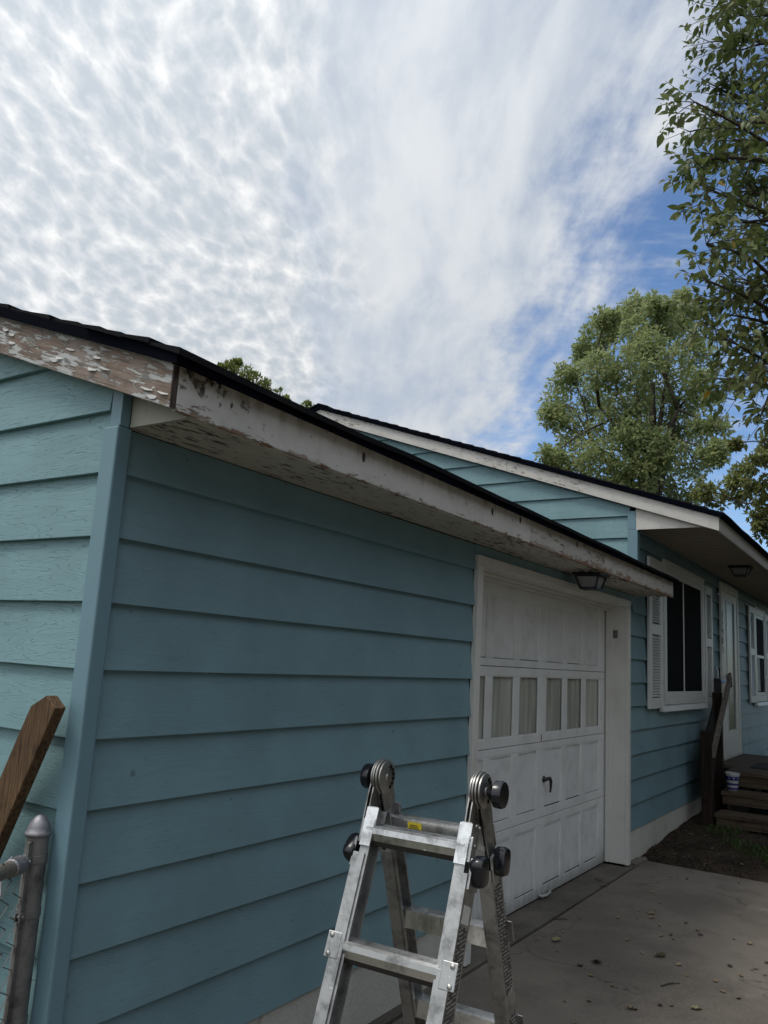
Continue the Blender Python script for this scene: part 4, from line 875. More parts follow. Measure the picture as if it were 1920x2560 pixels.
for sgn, tilt, s1, Lend in ((-1, TF, 0.165, LH / cos(TF)), (1, TB, 0.150, LH / cos(TB))):
    M = side_frame(sgn, tilt)
    for e in (-1, 1):
        xo = e * (LW / 2 + 0.004); xi = e * (LW / 2 - 0.026)
        b = channel(M, xo, xi, -0.030, 0.030, 0.095, 0.78); ir = b.build('inner_rail', M_ALU, lad)
        c = MB(); x0, x1 = sorted((e * (LW / 2 - 0.030), e * (LW / 2 + 0.008)))
        c.box((x0, 0.0302, 0.098), (x1, 0.0335, 0.150), M); c.box((x0 + 0.002, 0.0336, 0.130), (x1 - 0.002, 0.036, 0.205), M); c.build('rail_sleeve', M_ALU2, ir)
        xo2 = e * (LW / 2 + 0.0185); xi2 = e * (LW / 2 - 0.018)
        b = channel(M, xo2, xi2, -0.036, 0.036, 0.225, Lend - 0.012); orl = b.build('outer_rail', M_ALU, lad)
        f = MB(); f.box((min(xo2 + e * 0.003, xi2), -0.040, Lend - 0.045), (max(xo2 + e * 0.003, xi2), 0.040, Lend - 0.003), M); f.build('rubber_foot', M_KNOB, lad)
        w_ = MB(); x0, x1 = sorted((e * (LW / 2 + 0.0145), e * (LW / 2 + 0.0138))); w_.box((x0, -0.029, 0.23), (x1, 0.029, Lend - 0.05), M); w_.build('tan_web', M_ALUD, orl)  # thin tan sheet on the inner face of the web
        # black locking knob outside the rail
        kx = e * (LW / 2 + 0.028); kb = MB()
        Mk = M @ Matrix.Translation((kx, 0.004, 0.212)) @ Matrix.Rotation(e * pi / 2, 4, 'Y') @ Matrix.Rotation(0.5, 4, 'Z')
        kb.sq_lathe([(0.012, -0.012), (0.028, -0.008), (0.033, 0.000), (0.034, 0.016), (0.030, 0.027), (0.014, 0.031)], Mk @ Matrix.Diagonal((1.18, 0.86, 1, 1)), 24)
        kn = kb.build('lock_knob', M_KNOB, lad, smooth=True); smooth_by_angle(kn, 45)
        br = MB(); x0, x1 = sorted((e * (LW / 2 + 0.019), e * (LW / 2 + 0.026))); br.box((x0, -0.030, 0.185), (x1, 0.030, 0.262), M); br.build('knob_bracket', M_ALU, lad)
    k = 0; z = s1
    while z < Lend - 0.12:
        inn = z < 0.30; hw = LW / 2 - (0.004 if inn else 0.0) + (0.0 if inn else 0.016)
        # level tread: profile in the ladder's y-z plane
        c0 = M @ Vector((0, 0, z)); o_ = Vector((0, sgn, 0)); u_ = Vector((0, 0, 1))
        prof = [(-0.024, 0.024), (-0.015, 0.028), (-0.006, 0.025), (0.003, 0.028), (0.012, 0.025), (0.021, 0.028), (0.031, 0.023), (0.034, 0.008), (0.032, -0.012), (0.022, -0.028), (-0.022, -0.028)]
        kk = len(prof); vs = [Vector((x, 0, 0)) + c0 + o_ * a + u_ * h for x in (-hw, hw) for a, h in prof]
        b = MB(); b.add(vs, [(i, (i + 1) % kk, (i + 1) % kk + kk, i + kk) for i in range(kk)]); b.m[-2] = 1; b.m[-3] = 1  # lower faces near-black: their shade is put into the colour
        rg = b.build('rung', [M_ALU2, MATS['shaded underside']] if 'shaded underside' in MATS else [M_ALU2, mat_simple('shaded underside', (0.03, 0.027, 0.024), 0.8)], lad)
        for e in (-1, 1):
            x0, x1 = sorted((e * (hw + 0.020), e * (hw - 0.024))); yo = 0.0375 if not inn else 0.0310
            b = MB(); b.box((x0, yo - 0.004, z - 0.034), (x1, yo, z + 0.032), M); bp = b.build('rung_bracket', M_ALU, rg, bevel=0.003)
            b = MB()
            for dz_ in (-0.024, 0.022): b.lathe([(0.0075, 0), (0.0065, 0.003), (0.002, 0.0045)], rivet(M, e * (hw + 0.008), yo, z + dz_) if False else M @ Matrix.Translation((e * (hw + 0.006), yo, z + dz_)) @ Matrix.Rotation(-pi / 2, 4, 'X'), 10)
            b.build('rivet', M_STEEL, rg)
        k += 1; z += 0.3048
for e in (-1, 1):
    x = e * LW / 2
    hb = MB(); Mx = Matrix.Translation((x, 0, LH)) @ Matrix.Rotation(pi / 2, 4, 'Y')
    for off, th, r in ((-0.016, 0.006, 0.048), (-0.007, 0.006, 0.052), (0.002, 0.006, 0.052), (0.011, 0.006, 0.048)):
        hb.lathe([(r - 0.002, off), (r, off + 0.001), (r, off + th - 0.001), (r - 0.002, off + th)], Mx, 32)
    hb.lathe([(0.010, -0.020), (0.012, -0.016), (0.012, 0.017), (0.010, 0.020)], Mx, 12)
    hd = hb.build('hinge_disc', M_STEEL, lad, smooth=True); smooth_by_angle(hd, 30)
    hs = MB()
    for k in range(6):
        t = rad(30 + 24 * k); hs.lathe([(0.006, -0.0205), (0.006, -0.0165)], Mx @ Matrix.Translation((0.034 * cos(t), 0.034 * sin(t), 0)), 8)
        hs.lathe([(0.006, 0.0172), (0.006, 0.0185)], Mx @ Matrix.Translation((0.034 * cos(t), 0.034 * sin(t), 0)), 8)
    hs.build('lock_hole', M_GAP, hd)
    for sgn, tilt, off in ((-1, TF, -0.013), (1, TB, 0.004)):
        M = side_frame(sgn, tilt); a = MB()
        for o2 in (off, off + 0.012):
            P = [(-0.034, -0.004), (0.030, -0.004), (0.032, 0.06), (0.024, 0.19), (-0.024, 0.19), (-0.036, 0.06)]
            a.prism([M @ Vector((x + o2 - 0.006, y, z)) for y, z in P], (0.0035, 0, 0))
        ha = a.build('hinge_arm', M_STEEL, lad)
        rv = MB()
        for yy, zz in ((-0.012, 0.10), (0.012, 0.10), (0.0, 0.15)): rv.lathe([(0.006, 0.0), (0.005, 0.003), (0.001, 0.004)], M @ Matrix.Translation((x + e * 0.011, yy, zz)) @ Matrix.Rotation(e * pi / 2, 4, 'Y'), 8)
        rv.build('rivet', M_STEEL, ha)
    kb = MB(); Mk = Matrix.Translation((x + e * 0.020, 0.012, LH - 0.006)) @ Matrix.Rotation(e * pi / 2, 4, 'Y')
    kb.lathe([(0.010, -0.004), (0.010, 0.016), (0.031, 0.018), (0.037, 0.022), (0.038, 0.040), (0.035, 0.047), (0.015, 0.049)], Mk, 28)
    kn = kb.build('hinge_knob', M_KNOB, lad, smooth=True); smooth_by_angle(kn, 45)
# labels
def sticker(sgn, tilt, a, c, mat, name='sticker'):
    b = MB(); b.box(a, c, side_frame(sgn, tilt)); return b.build(name, mat, lad)
xo = LW / 2 + 0.0185
sticker(1, TB, (xo + 0.0003, -0.024, 0.285), (xo + 0.0011, 0.026, 0.62), M_LABEL); sticker(1, TB, (xo + 0.0003, -0.024, 0.70), (xo + 0.0011, 0.024, 0.98), M_LABEL)
sticker(-1, TF, (xo + 0.0003, -0.022, 0.30), (xo + 0.0011, 0.024, 0.345), M_PAPER); sticker(-1, TF, (xo + 0.0003, -0.026, 0.352), (xo + 0.0011, 0.027, 0.66), M_LABEL); sticker(-1, TF, (xo + 0.0003, -0.026, 0.68), (xo + 0.0011, 0.027, 1.02), M_LABEL)
sticker(-1, TF, (-LW / 2 - 0.0008 - 0.0125, -0.020, 0.262), (-LW / 2 - 0.0125, 0.014, 0.288), M_YEL); sticker(1, TB, (-LW / 2 - 0.0130, -0.024, 0.30), (-LW / 2 - 0.0122, 0.010, 0.33), M_YEL)
sticker(-1, TF, (-LW / 2 - 0.0130, -0.024, 0.36), (-LW / 2 - 0.0122, 0.02, 0.40), M_LABEL)
Mb = side_frame(1, TB); c0 = Mb @ Vector((0, 0, 0.150)); b = MB(); b.box((-0.082, c0.y - 0.0252, c0.z - 0.010), (-0.036, c0.y - 0.0242, c0.z + 0.018)); b.build('sticker', M_YEL, lad)
b = MB()
for k in range(3): b.box((-0.078 + 0.002 * k, c0.y - 0.0258, c0.z - 0.001 + 0.005 * k), (-0.042 - 0.004 * k, c0.y - 0.0253, c0.z + 0.001 + 0.005 * k))
b.build('sticker_print', M_NUM, lad)

# ------------------------------------------------------------------ chain-link fence and picket
fx, fy = -0.0445, 0.080
fe = thing('chain_link_fence', 'grey chain-link fence ending at the corner of the garage', 'fence', (fx, fy, 0.0))
b = MB(); b.tube([(0, 0, 0), (0, 0, 1.055)], 0.0315, 20); p_ = b.build('fence_post', M_GALV, fe); smooth_by_angle(p_, 40)
b = MB(); b.lathe([(0.0355, 1.046), (0.0375, 1.050), (0.0375, 1.056), (0.0325, 1.060), (0.031, 1.070), (0.026, 1.083), (0.016, 1.095), (0.008, 1.101), (0.002, 1.103)], None, 24); b.build('post_cap', M_CAP, fe, smooth=True)
fd_ = Vector((-0.89, -0.455, 0)).normalized(); fn_ = Vector((-fd_.y, fd_.x, 0))
for z in (0.985, 0.84, 0.56, 0.28):
    b = MB(); b.lathe([(0.0325, z - 0.011), (0.0335, z - 0.010), (0.0335, z + 0.010), (0.0325, z + 0.011)], None, 24)
    M = Matrix.Translation(fd_ * 0.044 + Vector((0, 0, z))) @ Matrix.Rotation(math.atan2(fd_.y, fd_.x), 4, 'Z')
    b.box((-0.016, -0.008, -0.011), (0.016, -0.0052, 0.011), M); b.box((-0.016, 0.0052, -0.011), (0.016, 0.008, 0.011), M)
    b.tube([M @ Vector((0.006, -0.014, 0)), M @ Vector((0.006, 0.014, 0))], 0.005, 6); b.build('tension_band', M_GALV, fe)
M = Matrix.Translation(fd_ * 0.041) @ Matrix.Rotation(math.atan2(fd_.y, fd_.x), 4, 'Z')
b = MB(); b.box((-0.009, -0.0035, 0.03), (0.009, 0.0035, 1.035), M); b.build('tension_bar', M_GALV, fe)
b = MB(); b.tube([fd_ * 0.052 + Vector((0, 0, 0.985)), fd_ * 0.075 + Vector((0, 0, 0.985)), fd_ * 0.08 + Vector((0, 0, 0.985)), fd_ * 0.125 + Vector((0, 0, 0.985)), fd_ * 0.128 + Vector((0, 0, 0.985))], [0.012, 0.014, 0.0245, 0.0245, 0.0215], 16); b.build('rail_end_cup', M_CAP, fe, smooth=False)
b = MB(); b.tube([fd_ * 0.09 + Vector((0, 0, 0.985)), fd_ * 3.0 + Vector((0, 0, 0.985))], 0.0195, 16); b.build('top_rail', M_ALUD, fe, smooth=True)
mesh_ = MB(); P_ = 0.062; Hm = 0.98; nrow = int(Hm / (P_ / 2))
cols = int(2.6 / P_)
for i in range(cols):
    pts = []
    for j in range(nrow + 1):
        s_ = 0.045 + P_ * (i + 0.5) + (P_ / 2) * (1 if (j % 2) else -1) * 0.98 - 0.0
        pts.append(fd_ * s_ + fn_ * (0.003 * (1 if j % 2 else -1)) + Vector((0, 0, 0.02 + j * P_ / 2)))
    mesh_.tube(pts, 0.0023, 4)
    e_ = pts[-1]; mesh_.tube([e_, e_ + Vector((0.006, 0.002, 0.018)), e_ + Vector((-0.004, 0, 0.028))], 0.0018, 4)
ms = mesh_.build('wire_mesh', mat_simple('grey wire', (0.10, 0.10, 0.10), 0.6, 0.4), fe); ms['kind'] = 'stuff'
b = MB()
for z in (0.955, 0.975): b.tube([fd_ * 0.16 + Vector((0, 0, z - 0.03)), fd_ * 0.13 + fn_ * -0.022 + Vector((0, 0, z + 0.01)), fd_ * 0.105 + fn_ * -0.012 + Vector((0, 0, z + 0.036))], 0.0016, 5)
b.build('tie_wire', M_CAP, fe)

pk = MB(); dvec = Vector((0, -0.0871, 0.18)).normalized(); wv = Vector((0, -dvec.z, dvec.y)).normalized(); wv = Vector((0, -0.9, -0.4355)).normalized()
top = Vector((-0.084, 0.066, 1.434)); Lp = 1.50
wv = dvec.cross(Vector((1, 0, 0))).normalized(); wv = wv if wv.y < 0 else -wv
hw = 0.053
prof = [-wv * hw + -dvec * Lp, wv * hw - dvec * Lp, wv * hw + dvec * -0.004, wv * -0.006 + dvec * 0.004, -wv * hw - dvec * 0.058]
me_b = pk.prism([top + p for p in prof], (0.037, 0, 0.0))
tag(pk.build('fence_picket', M_PICKET, None, bevel=0.003), 'dog-eared brown picket leaning on the garage wall behind the fence', 'picket')

# ------------------------------------------------------------------ trees
import numpy as np
rng = np.random.default_rng(11)
def leaf_mesh(name, P, D, Nn, S, mat, detailed, wr=0.42):
    """many leaves in one mesh: P base points, D directions, Nn normals, S lengths"""
    k = len(P); D = D / np.linalg.norm(D, axis=1, keepdims=True)
    W = np.cross(D, Nn); W /= np.linalg.norm(W, axis=1, keepdims=True) + 1e-9; Nn = np.cross(W, D)
    if detailed:
        T = [(0, 0, 0), (-0.5, .32, .10), (0, .34, 0), (.5, .32, .10), (-.42, .62, .06), (0, .66, -.03), (.42, .62, .06), (0, 1, -.14)]
        F = [(0, 2, 1), (0, 3, 2), (1, 2, 5, 4), (2, 3, 6, 5), (4, 5, 7), (5, 6, 7)]
    else:
        T = [(0, 0, 0), (-.5, .45, .12), (.5, .45, .12), (0, 1, -.06)]; F = [(0, 2, 3), (0, 3, 1)]
    T = np.array(T); nv = len(T)
    V = P[:, None, :] + S[:, None, None] * (T[None, :, 0:1] * wr * W[:, None, :] + T[None, :, 1:2] * D[:, None, :] + T[None, :, 2:3] * Nn[:, None, :])
    me = bpy.data.meshes.new(name); me.vertices.add(k * nv); me.vertices.foreach_set('co', V.reshape(-1).astype(np.float32))
    loops = np.concatenate([np.array(f) for f in F]); sizes = np.array([len(f) for f in F])
    allv = (loops[None, :] + (np.arange(k) * nv)[:, None]).reshape(-1)
    me.loops.add(len(allv)); me.loops.foreach_set('vertex_index', allv.astype(np.int32))
    tot = np.tile(sizes, k); st_ = np.concatenate([[0], np.cumsum(tot)[:-1]])
    me.polygons.add(len(tot)); me.polygons.foreach_set('loop_start', st_.astype(np.int32)); me.polygons.foreach_set('loop_total', tot.astype(np.int32))
    me.polygons.foreach_set('use_smooth', np.ones(len(tot), bool)); me.materials.append(mat); me.update(calc_edges=True); return me
def bent(a, c, k=5, sag=0.12, r=0.15):
    a, c = Vector(a), Vector(c); L = (c - a).length; pts = []
    j = Vector((random.uniform(-1, 1), random.uniform(-1, 1), random.uniform(-0.4, 1))) * L * r
    for i in range(k + 1):
        t = i / k; pts.append(a.lerp(c, t) + j * sin(pi * t) * 0.6 + Vector((0, 0, L * sag * sin(pi * t))))
    return pts
def tree(name, label, base, trunk_top, clumps, leafmat, leaf_len, per_clump, detailed, r0=0.16, group=None, twigs=4, limbs=9, wr=0.42, droop=0.5, bare=(), density_pow=2.0):
    t = thing(name, label, 'tree', base, group)
    B = Vector(base); top = Vector(trunk_top)
    tr = MB(); pts = bent((0, 0, 0), top - B, 7, 0.0, 0.04); tr.tube(pts, [r0 * (1.25 if i == 0 else 1 - 0.75 * i / 7) for i in range(8)], 10); tr.build('trunk', M_BARK, t, smooth=True)
    # limbs: clumps shared out by angle, each limb ends in the middle of its clumps
    cl = [(Vector(c[:3]) - B, c[3]) for c in clumps]
    order = sorted(cl, key=lambda c: (round(math.atan2(c[0].y, c[0].x) * 1.2), c[0].z)); step = max(1, len(order) // limbs)
    LP, LD, LN, LS = [], [], [], []
    for g0 in range(0, len(order), step):
        gset = order[g0:g0 + step]; mid = sum((c[0] for c in gset), Vector()) / len(gset)
        zt = max(0.25, min(0.95, (mid.z * 0.72) / (top.z - B.z))); root = pts[min(6, int(zt * 7))]
        b = MB(); lp = bent(root, root.lerp(mid, 0.9), 6, 0.05, 0.08); lr = r0 * 0.34
        b.tube(lp, [lr * (1 - 0.75 * i / 6) for i in range(7)], 7)
        for c, r in gset:
            q = min(range(3, 7), key=lambda i: (lp[i] - c).length); bp = bent(lp[q], c, 5, 0.06, 0.12); b.tube(bp, [lr * 0.38 * (1 - 0.7 * i / 5) for i in range(6)], 5)
            for _ in range(twigs):
                d = Vector(rng.normal(size=3)).normalized(); d.z *= 0.75; e = c + d * r * rng.uniform(0.75, 1.15)
                tp = bent(bp[rng.integers(3, 6)], e, 4, 0.03, 0.12); rt = max(0.0025, lr * 0.07); b.tube(tp, [rt * (1 - 0.15 * i) for i in range(5)], 4, cap=False)
                if detailed:
                    kk = max(3, per_clump // twigs)
                    for i in range(kk):
                        f = 0.25 + 0.75 * (i + rng.random()) / kk; s_ = f * 4; i0 = min(3, int(s_)); p = tp[i0].lerp(tp[i0 + 1], s_ - i0)
                        ax = (tp[i0 + 1] - tp[i0]).normalized(); sd_ = Vector(rng.normal(size=3)); sd_ = (sd_ - ax * sd_.dot(ax)).normalized()
                        p = p + sd_ * r * 0.10 * rng.random()
                        LP.append(p); LD.append(ax * 0.55 + sd_ * 0.8 + Vector((0, 0, -droop * rng.random()))); LN.append(Vector(rng.normal(size=3)) * 0.55 + Vector((0, 0, 1))); LS.append(leaf_len * rng.uniform(0.62, 1.25))
            if not detailed:
                kk = per_clump; d = rng.normal(size=(kk, 3)); d /= np.linalg.norm(d, axis=1, keepdims=True)
                rr = r * rng.random(kk) ** (1 / density_pow) * 1.12
                # break the ball up: several small sprays
                ns = max(4, kk // 26); sp = rng.normal(size=(ns, 3)); sp /= np.linalg.norm(sp, axis=1, keepdims=True); sp *= (r * rng.random((ns, 1)) ** (1 / 2.4) * 1.05)
                own = rng.integers(0, ns, kk); q = sp[own] + d * (rr[:, None] * 0.26)
                for i in range(kk):
                    LP.append(c + Vector(q[i])); LD.append(Vector(d[i]) + Vector((0, 0, -droop * rng.random()))); LN.append(Vector(rng.normal(size=3)) * 0.7 + Vector((0, 0, 0.8))); LS.append(leaf_len * rng.uniform(0.6, 1.3))
        b.build('branch', M_BARK, t, smooth=True)
    for a, c in bare:
        b = MB(); bp = bent(Vector(a) - B, Vector(c) - B, 7, -0.03, 0.08); b.tube(bp, [0.022 * (1 - 0.11 * i) for i in range(8)], 6)
        for i in range(1, 7):
            for _ in range(4):
                d = Vector((random.uniform(-1, 0.3), random.uniform(-0.6, 0.9), random.uniform(-0.2, 1))).normalized() * random.uniform(0.25, 0.7)
                tp = bent(bp[i], bp[i] + d, 4, 0.05, 0.15); b.tube(tp, [0.006, 0.005, 0.004, 0.003, 0.002], 4, cap=False)
        b.build('bare_branch', M_BARK, t)
    P, D, N2, S = (np.array([tuple(v) for v in a]) if a is not LS else np.array(a) for a in (LP, LD, LN, LS))
    return t, P, D, N2, S
def foliage(t, P, D, N2, S, mat, detailed, wr=0.42, name='foliage'):
    o = link(name, leaf_mesh(name, P, D, N2, S, mat, detailed, wr), t); o['kind'] = 'stuff'; return o

# leaf clumps of each crown: x, y, z, radius
NEAR = [(4.85,-0.91,7.78,0.35),(4.91,-1.19,7.76,0.29),(6.41,-1.33,9.03,0.34),(5.74,-1.79,8.13,0.41),(5.3,-0.86,7.9,0.31),(4.7,-1.26,7.28,0.31),(6.77,-1.34,8.95,0.38),(4.82,-1.83,7.09,0.27),(6.16,-0.73,8.43,0.36),(5.38,-1.13,7.51,0.29),(6.63,-1.33,8.42,0.39),(5.73,-1.77,7.47,0.28),(6.57,-0.55,8.4,0.28),(6.28,-0.92,7.93,0.3),(6.01,-1.32,7.62,0.29),(5.16,-1.76,6.77,0.35),(6.71,-0.43,8.09,0.29),(6.88,-0.8,8.12,0.42),(6.52,-1.25,7.82,0.32),(4.93,-1.67,6.46,0.4),(4.91,-0.73,6.47,0.4),(6.87,-0.73,7.87,0.35),(6.32,-1.11,7.24,0.32),(6.09,-1.58,6.92,0.34),(5.86,-0.48,6.88,0.28),(5.76,-0.85,6.62,0.32),(4.75,-1.31,5.93,0.38),(5.63,-1.54,6.28,0.32),(5.4,-0.59,6.24,0.27),(5.91,-0.86,6.44,0.38),(6.87,-1.08,6.9,0.39),(6.61,-1.44,6.69,0.31),(5.23,-0.76,5.82,0.36),(6.0,-0.87,6.2,0.32),(6.33,-1.18,6.35,0.34),(5.67,-1.65,5.8,0.29),(6.74,-0.44,6.46,0.3),(5.45,-0.97,5.55,0.41),(5.0,-1.35,5.19,0.4),(7.03,-1.51,6.23,0.4),(4.75,-0.83,5.03,0.38),(6.81,-0.76,6.09,0.27),(5.67,-1.29,5.35,0.37),(5.67,-1.57,5.19,0.31),(5.47,-0.68,5.07,0.39),(5.84,-0.84,5.2,0.4),(6.01,-1.23,5.28,0.31),(6.5,-1.52,5.32,0.37),(6.6,-0.4,5.29,0.35),(6.17,-0.75,5.02,0.36),(6.5,-1.08,5.22,0.35),(6.7,-1.45,5.1,0.32),(5.45,-0.76,4.55,0.4),(6.68,-0.87,5.0,0.28),(6.76,-1.16,4.94,0.32),(6.25,-1.55,4.64,0.37),(6.28,-0.61,4.44,0.33),(5.68,-1.05,4.27,0.4),(5.21,-1.41,4.07,0.36),(6.82,-1.66,4.6,0.36),(6.69,-0.69,4.34,0.37),(6.39,-1.07,4.15,0.37),(5.54,-1.49,3.84,0.37),(5.92,-1.75,3.95,0.41),(5.12,-1.12,3.61,0.4),(6.98,-1.17,4.08,0.29),(6.12,-1.59,3.69,0.29),(6.77,-1.9,3.83,0.39)]
MID = [(20.14,6.27,9.37,0.58),(19.05,5.66,9.77,0.46),(19.2,6.18,8.65,0.4),(19.32,5.47,8.19,0.65),(18.04,5.7,7.16,0.35),(19.07,5.63,7.08,0.51),(20.43,5.61,10.96,0.42),(20.51,5.22,11.5,0.53),(17.95,4.49,9.34,0.55),(19.81,4.98,9.09,0.66),(18.97,4.31,7.97,0.68),(18.28,4.58,7.05,0.6),(18.35,4.39,10.91,0.31),(20.38,4.49,11.61,0.54),(20.93,4.38,12.32,0.39),(19.73,3.78,10.93,0.58),(19.42,3.32,11.47,0.38),(19.85,3.18,11.14,0.58),(20.87,3.04,12.23,0.29),(20.65,2.87,11.54,0.53),(18.31,3.75,9.48,0.6),(18.95,3.09,9.6,0.67),(20.76,3.94,9.38,0.73),(19.88,2.84,8.96,0.62),(20.12,3.9,7.97,0.71),(20.68,3.16,8.17,0.64),(19.93,4.35,7.04,0.58),(20.43,3.61,6.96,0.64),(20.11,2.52,10.31,0.57),(19.22,2.12,8.91,0.54),(19.12,2.0,7.87,0.47),(21.42,2.84,7.52,0.59),(18.62,1.8,7.0,0.34),(20.22,3.93,6.16,0.64),(21.0,3.13,6.39,0.51)]
SMALL = [(10.12,9.86,7.44,0.22),(10.18,9.49,7.25,0.27),(10.4,9.87,7.06,0.28),(10.71,9.43,7.15,0.24),(10.97,9.38,7.07,0.24),(10.75,9.56,6.82,0.3),(11.57,9.57,7.18,0.13),(9.89,9.9,7.42,0.1),(10.3,9.9,7.7,0.10)]
SMALL2 = [(12.77,9.88,7.47,0.13),(13.43,10.19,7.59,0.14),(12.84,10.15,7.46,0.09),(13.02,10.43,7.31,0.16),(12.93,9.62,7.19,0.18)]
LOWR = [(13.07,0.91,4.85,0.16),(13.47,0.79,4.84,0.22),(13.43,0.55,5.03,0.2),(13.74,0.41,4.83,0.23),(12.74,0.03,4.8,0.2),(13.16,-0.08,4.56,0.24),(13.45,0.28,5.31,0.15),(12.56,-0.08,5.23,0.17),(13.86,-0.06,5.81,0.17),(13.19,-0.1,4.08,0.2),(12.9,-0.0,4.27,0.16),(12.91,-0.37,4.89,0.31),(13.6,-0.34,4.38,0.32),(12.54,0.27,5.5,0.08)]
# near tree: big dark leaves hanging into the frame from the right
nb = (8.7, -4.3, 0.03)
rest = [(8.7 + 2.3 * cos(a) * f, -4.3 + 2.3 * sin(a) * f, z, 0.75) for f, z in ((1.0, 5.6), (0.8, 7.6), (0.4, 9.0)) for a in np.arange(0, 6.28, 0.9) if not (1.6 < a < 3.0 and f == 1.0)]
t, P, D, N2, S = tree('shade_tree', 'large-leaved dark green tree hanging over the roof from the right edge', nb, (8.5, -4.2, 7.6), NEAR + rest, M_LEAF_N, 0.105, 108, True, 0.19, twigs=11, limbs=12, wr=0.46, droop=0.9)
wp = P + np.array(nb); rel = wp - np.array(CAM); dep = rel @ np.array(FW); fx_ = 1994.17 * (rel @ np.array(RT)) / np.maximum(dep, .1); fy_ = 1994.17 * (rel @ np.array(UP)) / np.maximum(dep, .1)
infr = (dep > 0) & (np.abs(fx_) < 955) & (np.abs(fy_) < 1275); score = np.where(infr, S / np.maximum(dep, .1), 0)
# the 300 leaves that show largest are single objects, the rest one mass
pick = np.argsort(-score)[:300]; mask = np.ones(len(P), bool); mask[pick] = False
foliage(t, P[mask], D[mask], N2[mask], S[mask], M_LEAF_N, True, 0.46)
protos = []
for i in range(5):
    a = np.array([[0, 0, 0.]]); protos.append(leaf_mesh('leaf', a, np.array([[0, 1., 0]]), np.array([[0.0, 0, 1]]), np.array([1.0]), M_LEAF_N if i else M_LEAF_Y, True, 0.40 + 0.03 * i))
for j, i in enumerate(pick):
    d = Vector(D[i]).normalized(); w = d.cross(Vector(N2[i])).normalized(); nn = w.cross(d)
    o = bpy.data.objects.new('leaf', protos[0] if j % 47 == 5 else protos[1 + j % 4]); COL.objects.link(o); o.parent = t
    M = Matrix(((w.x, d.x, nn.x, P[i][0]), (w.y, d.y, nn.y, P[i][1]), (w.z, d.z, nn.z, P[i][2]), (0, 0, 0, 1))); o.matrix_local = M @ Matrix.Scale(float(S[i]), 4)
t, P, D, N2, S = tree('broadleaf_tree', 'tall olive green tree standing beyond the house roof', (19.6, 3.9, 0.0), (19.9, 3.6, 9.5), MID + [(18.6, 3.7, 6.6, 0.6), (18.5, 3.6, 7.6, 0.6), (18.6, 3.9, 8.6, 0.6), (18.7, 3.0, 7.2, 0.5), (18.9, 3.5, 10.2, 0.5), (18.4, 4.4, 6.4, 0.5)], M_LEAF_M, 0.122, 980, False, 0.30, twigs=5, limbs=9, droop=0.5)
foliage(t, P, D, N2, S, M_LEAF_M, False, 0.55)
t, P, D, N2, S = tree('leafy_tree', 'light green tree top showing above the garage roof', (10.5, 9.8, 0.0), (10.5, 9.7, 6.6), SMALL, M_LEAF_S, 0.085, 520, False, 0.10, twigs=5, limbs=3, droop=0.0)
D = D + np.array([0, 0, 0.9]); foliage(t, P, D, N2, S, M_LEAF_S, False, 0.40)
t, P, D, N2, S = tree('leafy_tree', 'small tree tip beside the peak of the house roof', (12.95, 10.0, 0.0), (12.95, 10.0, 6.6), SMALL2, M_LEAF_S, 0.085, 260, False, 0.08, twigs=4, limbs=2, droop=0.0)
D = D + np.array([0, 0, 0.9]); foliage(t, P, D, N2, S, M_LEAF_S, False, 0.40)
t, P, D, N2, S = tree('branchy_tree', 'yellow-green tree with bare twigs above the far end of the house roof', (14.6, -4.2, 0.05), (14.4, -3.6, 5.2), LOWR, M_LEAF_R, 0.095, 330, False, 0.13, twigs=7, limbs=6, droop=0.4,
    bare=(((14.2, -2.0, 4.6), (13.2, 0.45, 4.62)), ((14.3, -2.4, 4.9), (13.0, 0.1, 5.42)), ((14.2, -1.8, 5.1), (13.3, 0.0, 5.65)), ((14.3, -2.6, 4.2), (13.3, -0.25, 4.35))))
foliage(t, P, D, N2, S, M_LEAF_R, False, 0.5)

# ------------------------------------------------------------------ litter, grass, weed
def dry_leaf_mesh(seed, mat):
    r = random.Random(seed); b = MB(); k = 7; vs = []; curl_ = r.uniform(0.15, 0.45)
    for i in range(k + 1):
        t = i / k; w = sin(pi * min(1, t * 0.96 + 0.02)) ** 0.8 * 0.30 * r.uniform(0.85, 1.15); zc = curl_ * (t - 0.45) ** 2 * 1.3 + 0.02
        vs += [(-w, t - 0.5, zc + w * r.uniform(0.2, 0.9)), (0, t - 0.5, zc), (w, t - 0.5, zc + w * r.uniform(0.2, 0.9))]
    for i in range(k):
        o = 3 * i; b.add([], []); b.f += [(o, o + 1, o + 4, o + 3), (o + 1, o + 2, o + 5, o + 4)]; b.m += [0, 0]
    b.v = vs; b.f.append((1, 1, 1)) if False else None
    return b.mesh('fallen_leaf', mat, True)
LM = {'y': [dry_leaf_mesh(i, M_DRY_Y) for i in range(3)], 'g': [dry_leaf_mesh(10 + i, M_DRY) for i in range(5)], 'd': [dry_leaf_mesh(20 + i, M_DRY_D) for i in range(3)]}
